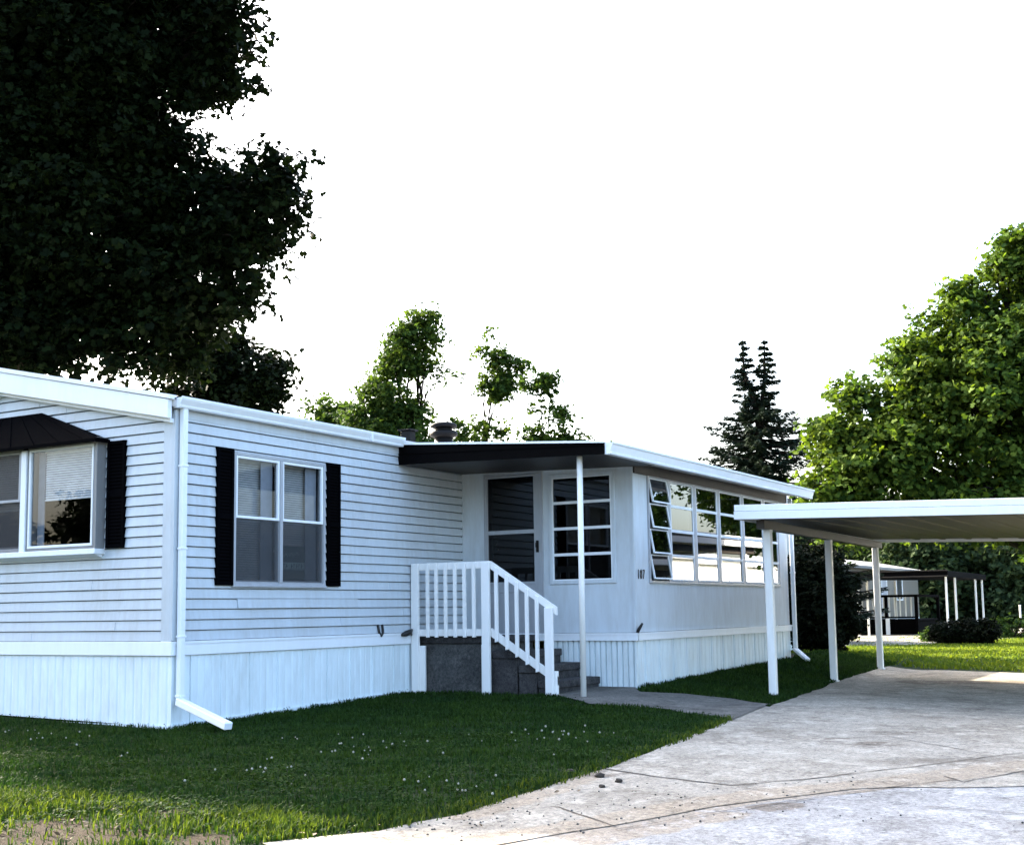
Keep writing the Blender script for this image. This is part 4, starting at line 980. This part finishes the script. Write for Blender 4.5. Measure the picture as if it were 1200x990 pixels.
# ================================================================== LAWN
def inpoly(P, poly):
    x, y = P[:, 0], P[:, 1]; r = np.zeros(len(P), bool); n = len(poly)
    for i in range(n):
        x0, y0 = poly[i]; x1, y1 = poly[(i+1) % n]
        c = ((y0 > y) != (y1 > y)) & (x < (x1-x0)*(y-y0)/(y1-y0+1e-12)+x0); r ^= c
    return r
gv = np.vectorize(g)
def blades(name, label, poly, n, h, w, seed, avoid=(), bare=(), gm='grass'):
    rng = np.random.default_rng(seed); pl = np.array(poly); lo, hi = pl.min(0), pl.max(0)
    P = rng.uniform(lo, hi, (int(n*2.2), 2)); ok = inpoly(P, poly)
    for a in avoid: ok &= ~inpoly(P, a)
    # tufts: keep fewer blades where a smooth noise is low
    f = np.sin(P[:, 0]*5.1+1.3*np.sin(P[:, 1]*3.7))*np.sin(P[:, 1]*4.3+1.7*np.sin(P[:, 0]*2.9))+.5*np.sin(P[:, 0]*13+P[:, 1]*9)
    ok &= rng.uniform(0, 1, len(P)) < .62+.28*f
    for (bx, by), r in bare:
        ok &= rng.uniform(0, 1, len(P)) > .97*np.exp(-((P[:, 0]-bx)**2+(P[:, 1]-by)**2)/(r*r))
    ok &= ~((P[:, 0] > -.22) & (P[:, 0] < 0) & (P[:, 1] > -.15) & (rng.uniform(0, 1, len(P)) < .8))
    P = P[ok][:n]; f = f[ok][:n]; n = len(P)
    z = gv(P[:, 0], P[:, 1])
    ang = rng.uniform(0, 6.283, n); lean = rng.uniform(.1, .9, n); hh = h*rng.uniform(.45, 1.35, n)*(1+.25*f)
    d = np.stack([np.cos(ang), np.sin(ang), 0*ang], 1); s = np.stack([-np.sin(ang), np.cos(ang), 0*ang], 1)*(w*rng.uniform(.6, 1.4, n))[:, None]
    p0 = np.stack([P[:, 0], P[:, 1], z-.005], 1)
    p1 = p0+d*(hh*lean*.35)[:, None]+np.array([0, 0, 1])*(hh*.6)[:, None]
    p2 = p0+d*(hh*lean)[:, None]+np.array([0, 0, 1])*(hh*(1-.25*lean))[:, None]
    V = np.stack([p0-s, p0+s, p1-s*.8, p1+s*.8, p2], 1).reshape(-1, 3); k = np.arange(n)[:, None]*5
    me = np_mesh(name, V, [k+np.array([[0, 1, 3, 2]]), k+np.array([[2, 3, 4]])])
    return tag(link(name, me, M[gm]), label, 'grass', kind='stuff')
bare = [(gp(10, 985), .6), (gp(100, 985), .45), (gp(205, 955), .26), (gp(60, 968), .34), (gp(240, 985), .26)]
under = [(0, 0), (5.2, 0), (5.2, -2.47), (10.95, -2.47), (10.95, 0), (18.6, 0), (18.6, 5), (0, 5)]
front = lawn_edge[::-1]+[gp(250, 994), gp(120, 1000), (-5.6, -4.2), (-6.6, -2.5), (-4, 5), (0, 5), (0, 0), (4, 0), (4.0, -2.5), gp(700, 827), gp(780, 832)]
blades('grass', 'short clover grass of the front lawn between the home and driveway', front, 270000, .046, .0042, 5, [under, walk_poly], bare)
M['grass_pale_sunlit'] = leafmat('pale_sunlit_grass', (0.022, 0.046, 0.009), (0.075, 0.112, 0.02), 0.35, (1.5, 1.4, 0.5))  # sunlight on the lawn corner is put into this paler grass colour
M['grass_back'] = leafmat('sunny_grass', (0.045, 0.085, 0.014), (0.12, 0.17, 0.03), 0.4, (1.5, 1.4, 0.5))  # lawn grass lightened, the back lawn's sunlight put into its colour
blades('grass', 'tufts of grass near the road at the lawn corner with sunlight painted into their colour', [gp(0, 925), gp(120, 935), gp(260, 950), gp(420, 968), gp(330, 986), gp(150, 998), gp(-40, 1000), gp(-60, 930)], 9000, .062, .0045, 15, [], bare, 'grass_pale_sunlit')
blades('grass', 'pale grass blades fringing the driveway edge', [gp(300, 980), gp(440, 962), gp(540, 943), gp(600, 925), gp(690, 900), gp(800, 862), gp(858, 840), gp(858, 846), gp(800, 871), gp(690, 911), gp(600, 938), gp(540, 958), gp(440, 978), gp(305, 990)], 5000, .055, .0042, 16, [], [], 'grass_pale_sunlit')
side = [(4.6, -2.52), (10.9, -2.5), (13.5, -2.2), (13.5, -3.5), gp(985, 797), gp(902, 828), gp(860, 820), gp(800, 814)]
blades('grass', 'shaded strip of grass between the sunroom and carport posts', side, 45000, .055, .006, 6, [walk_poly])
far_ = [(13.2, -1.5), (13.2, -9.8), (20, -13), (44, -14), (46, 0), (36, 5), (24, 6), (18.8, 4), (18.6, -.2)]
blades('grass', 'open back lawn between the carport and the beige home', far_, 110000, .06, .016, 8, gm='grass_back')
rng = np.random.default_rng(77)
def spray(n, cx, cy, sx, sy):
    pts = []
    for _ in range(n):
        x, y = gp(cx+rng.normal()*sx, cy+rng.normal()*sy); pts.append((x, y))
    return pts
P = spray(26, 430, 880, 45, 9)+spray(24, 650, 865, 40, 7)+spray(16, 50, 868, 34, 5)+spray(12, 310, 908, 34, 7)+spray(6, 330, 895, 130, 22)+spray(12, 560, 930, 30, 8)
mb = MB()
for x, y in P:
    if not inpoly(np.array([[x, y]]), front)[0] or inpoly(np.array([[x, y]]), under)[0]: continue
    z = g(x, y)+rnd.uniform(.035, .06); r = rnd.uniform(.004, .009)
    mb.tube([(x, y, z-r), (x, y, z-r*.4), (x, y, z+r*.5), (x, y, z+r)], [r*.5, r, r*.9, r*.3], 6)
tag(mb.build('clover_flowers', M['clover']), 'tiny white clover heads dotted through the front lawn', 'clover', kind='stuff')
# weeds: broad leaves low in the grass
n = 2600; Q = rng.uniform((-5.5, -5.5), (4.2, 3), (n*3, 2)); Q = Q[inpoly(Q, front) & ~inpoly(Q, under) & ~inpoly(Q, walk_poly)][:n]
C = np.stack([Q[:, 0], Q[:, 1], gv(Q[:, 0], Q[:, 1])+rng.uniform(.015, .055, len(Q))], 1)
C = np.repeat(C, 3, 0)+rng.normal(size=(len(C)*3, 3))*np.array([.016, .016, .004])
tag(link('clover_leaves', leaf_mesh('clover_leaves', C, rng.normal(size=C.shape)*.35+np.array([0, 0, 1]), .026, 'oval', rng), M['grass']), 'round clover leaves mixed through the front lawn', 'clover', kind='stuff')
# denser clover patches
C = []
for _ in range(70):
    x, y = gp(rng.uniform(0, 760), rng.uniform(858, 965)); q = rng.normal(size=(70, 2))*rng.uniform(.07, .2)+np.array([x, y])
    q = q[inpoly(q, front) & ~inpoly(q, under) & ~inpoly(q, walk_poly)]
    if len(q): C.append(np.stack([q[:, 0], q[:, 1], gv(q[:, 0], q[:, 1])+rng.uniform(.02, .05, len(q))], 1))
C = np.concatenate(C); C = np.repeat(C, 3, 0)+rng.normal(size=(len(C)*3, 3))*np.array([.014, .014, .003])
tag(link('clover_patches', leaf_mesh('clover_patches', C, rng.normal(size=C.shape)*.3+np.array([0, 0, 1]), .024, 'oval', rng), M['grass']), 'lighter clover patches in the front lawn', 'clover', kind='stuff')
# dead leaves on bare soil
P = spray(22, 60, 975, 60, 10)+spray(10, 420, 982, 90, 5)+spray(8, 640, 935, 50, 8)
C = np.array([(x, y, g(x, y)+.03) for x, y in P])
tag(link('leaf_litter', leaf_mesh('leaf_litter', C, rng.normal(size=C.shape)*.4+np.array([0, 0, 1]), .036, 'oval', rng), M['drygrass']), 'dry tan leaves and twigs scattered along the lawn edge', 'litter', kind='stuff')
# small stones along the sandy seam
mb = MB()
for x, y in spray(110, 820, 938, 150, 16)+spray(70, 560, 965, 60, 12):
    r = rnd.uniform(.003, .009); z = g(x, y)+.012
    mb.tube([(x, y, z-r*.4), (x+rnd.uniform(-.3, .3)*r, y, z+r*.1), (x, y, z+r*.6)], [r*.7, r, r*.4], 5)
tag(mb.build('gravel', M['stepside']), 'loose grit along the seam of driveway and road', 'gravel', kind='stuff')

# ================================================================== LIGHT, SKY, CAMERA
SUN_AZ, SUN_EL = R(76.5), R(31)       # azimuth measured from +X towards +Y: behind the home, to the left
sd = Vector((math.cos(SUN_AZ)*math.cos(SUN_EL), math.sin(SUN_AZ)*math.cos(SUN_EL), math.sin(SUN_EL)))
sl = bpy.data.lights.new('sun', 'SUN'); sl.energy = 4.0; sl.angle = R(.5); sl.color = (1.0, .90, .74)
so = bpy.data.objects.new('sun', sl); so.rotation_euler = (-sd).to_track_quat('-Z', 'Y').to_euler(); so.location = (0, 0, 30); col.objects.link(so)
wd = bpy.data.worlds.new('World'); scene.world = wd; wd.use_nodes = True
nt = wd.node_tree; bg = nt.nodes['Background']
sk = nt.nodes.new('ShaderNodeTexSky'); sk.sky_type = 'NISHITA'; sk.sun_disc = False
sk.sun_elevation = SUN_EL; sk.sun_rotation = R(90)-SUN_AZ; sk.air_density = 1.1; sk.dust_density = 6.0; sk.ozone_density = 2.0; sk.altitude = 200
nt.links.new(sk.outputs[0], bg.inputs[0]); bg.inputs[1].default_value = .15
cam = bpy.data.cameras.new('camera'); co = bpy.data.objects.new('camera', cam); col.objects.link(co)
m3 = Matrix((RT, UP, -FW)).transposed()
co.matrix_world = Matrix.Translation(CAM) @ m3.to_4x4()
cam.sensor_width = 36; cam.sensor_fit = 'HORIZONTAL'; cam.lens = 36*FPX/1200; cam.shift_y = (CY-495)/1200; cam.clip_start = .1; cam.clip_end = 2000
scene.camera = co
scene.view_settings.view_transform = 'Standard'; scene.view_settings.look = 'None'; scene.view_settings.gamma = 1.0; scene.view_settings.exposure = 2.85
scene.cycles.max_bounces = 8; scene.cycles.transparent_max_bounces = 24; scene.cycles.use_denoising = True
scene.cycles.sample_clamp_indirect = 6
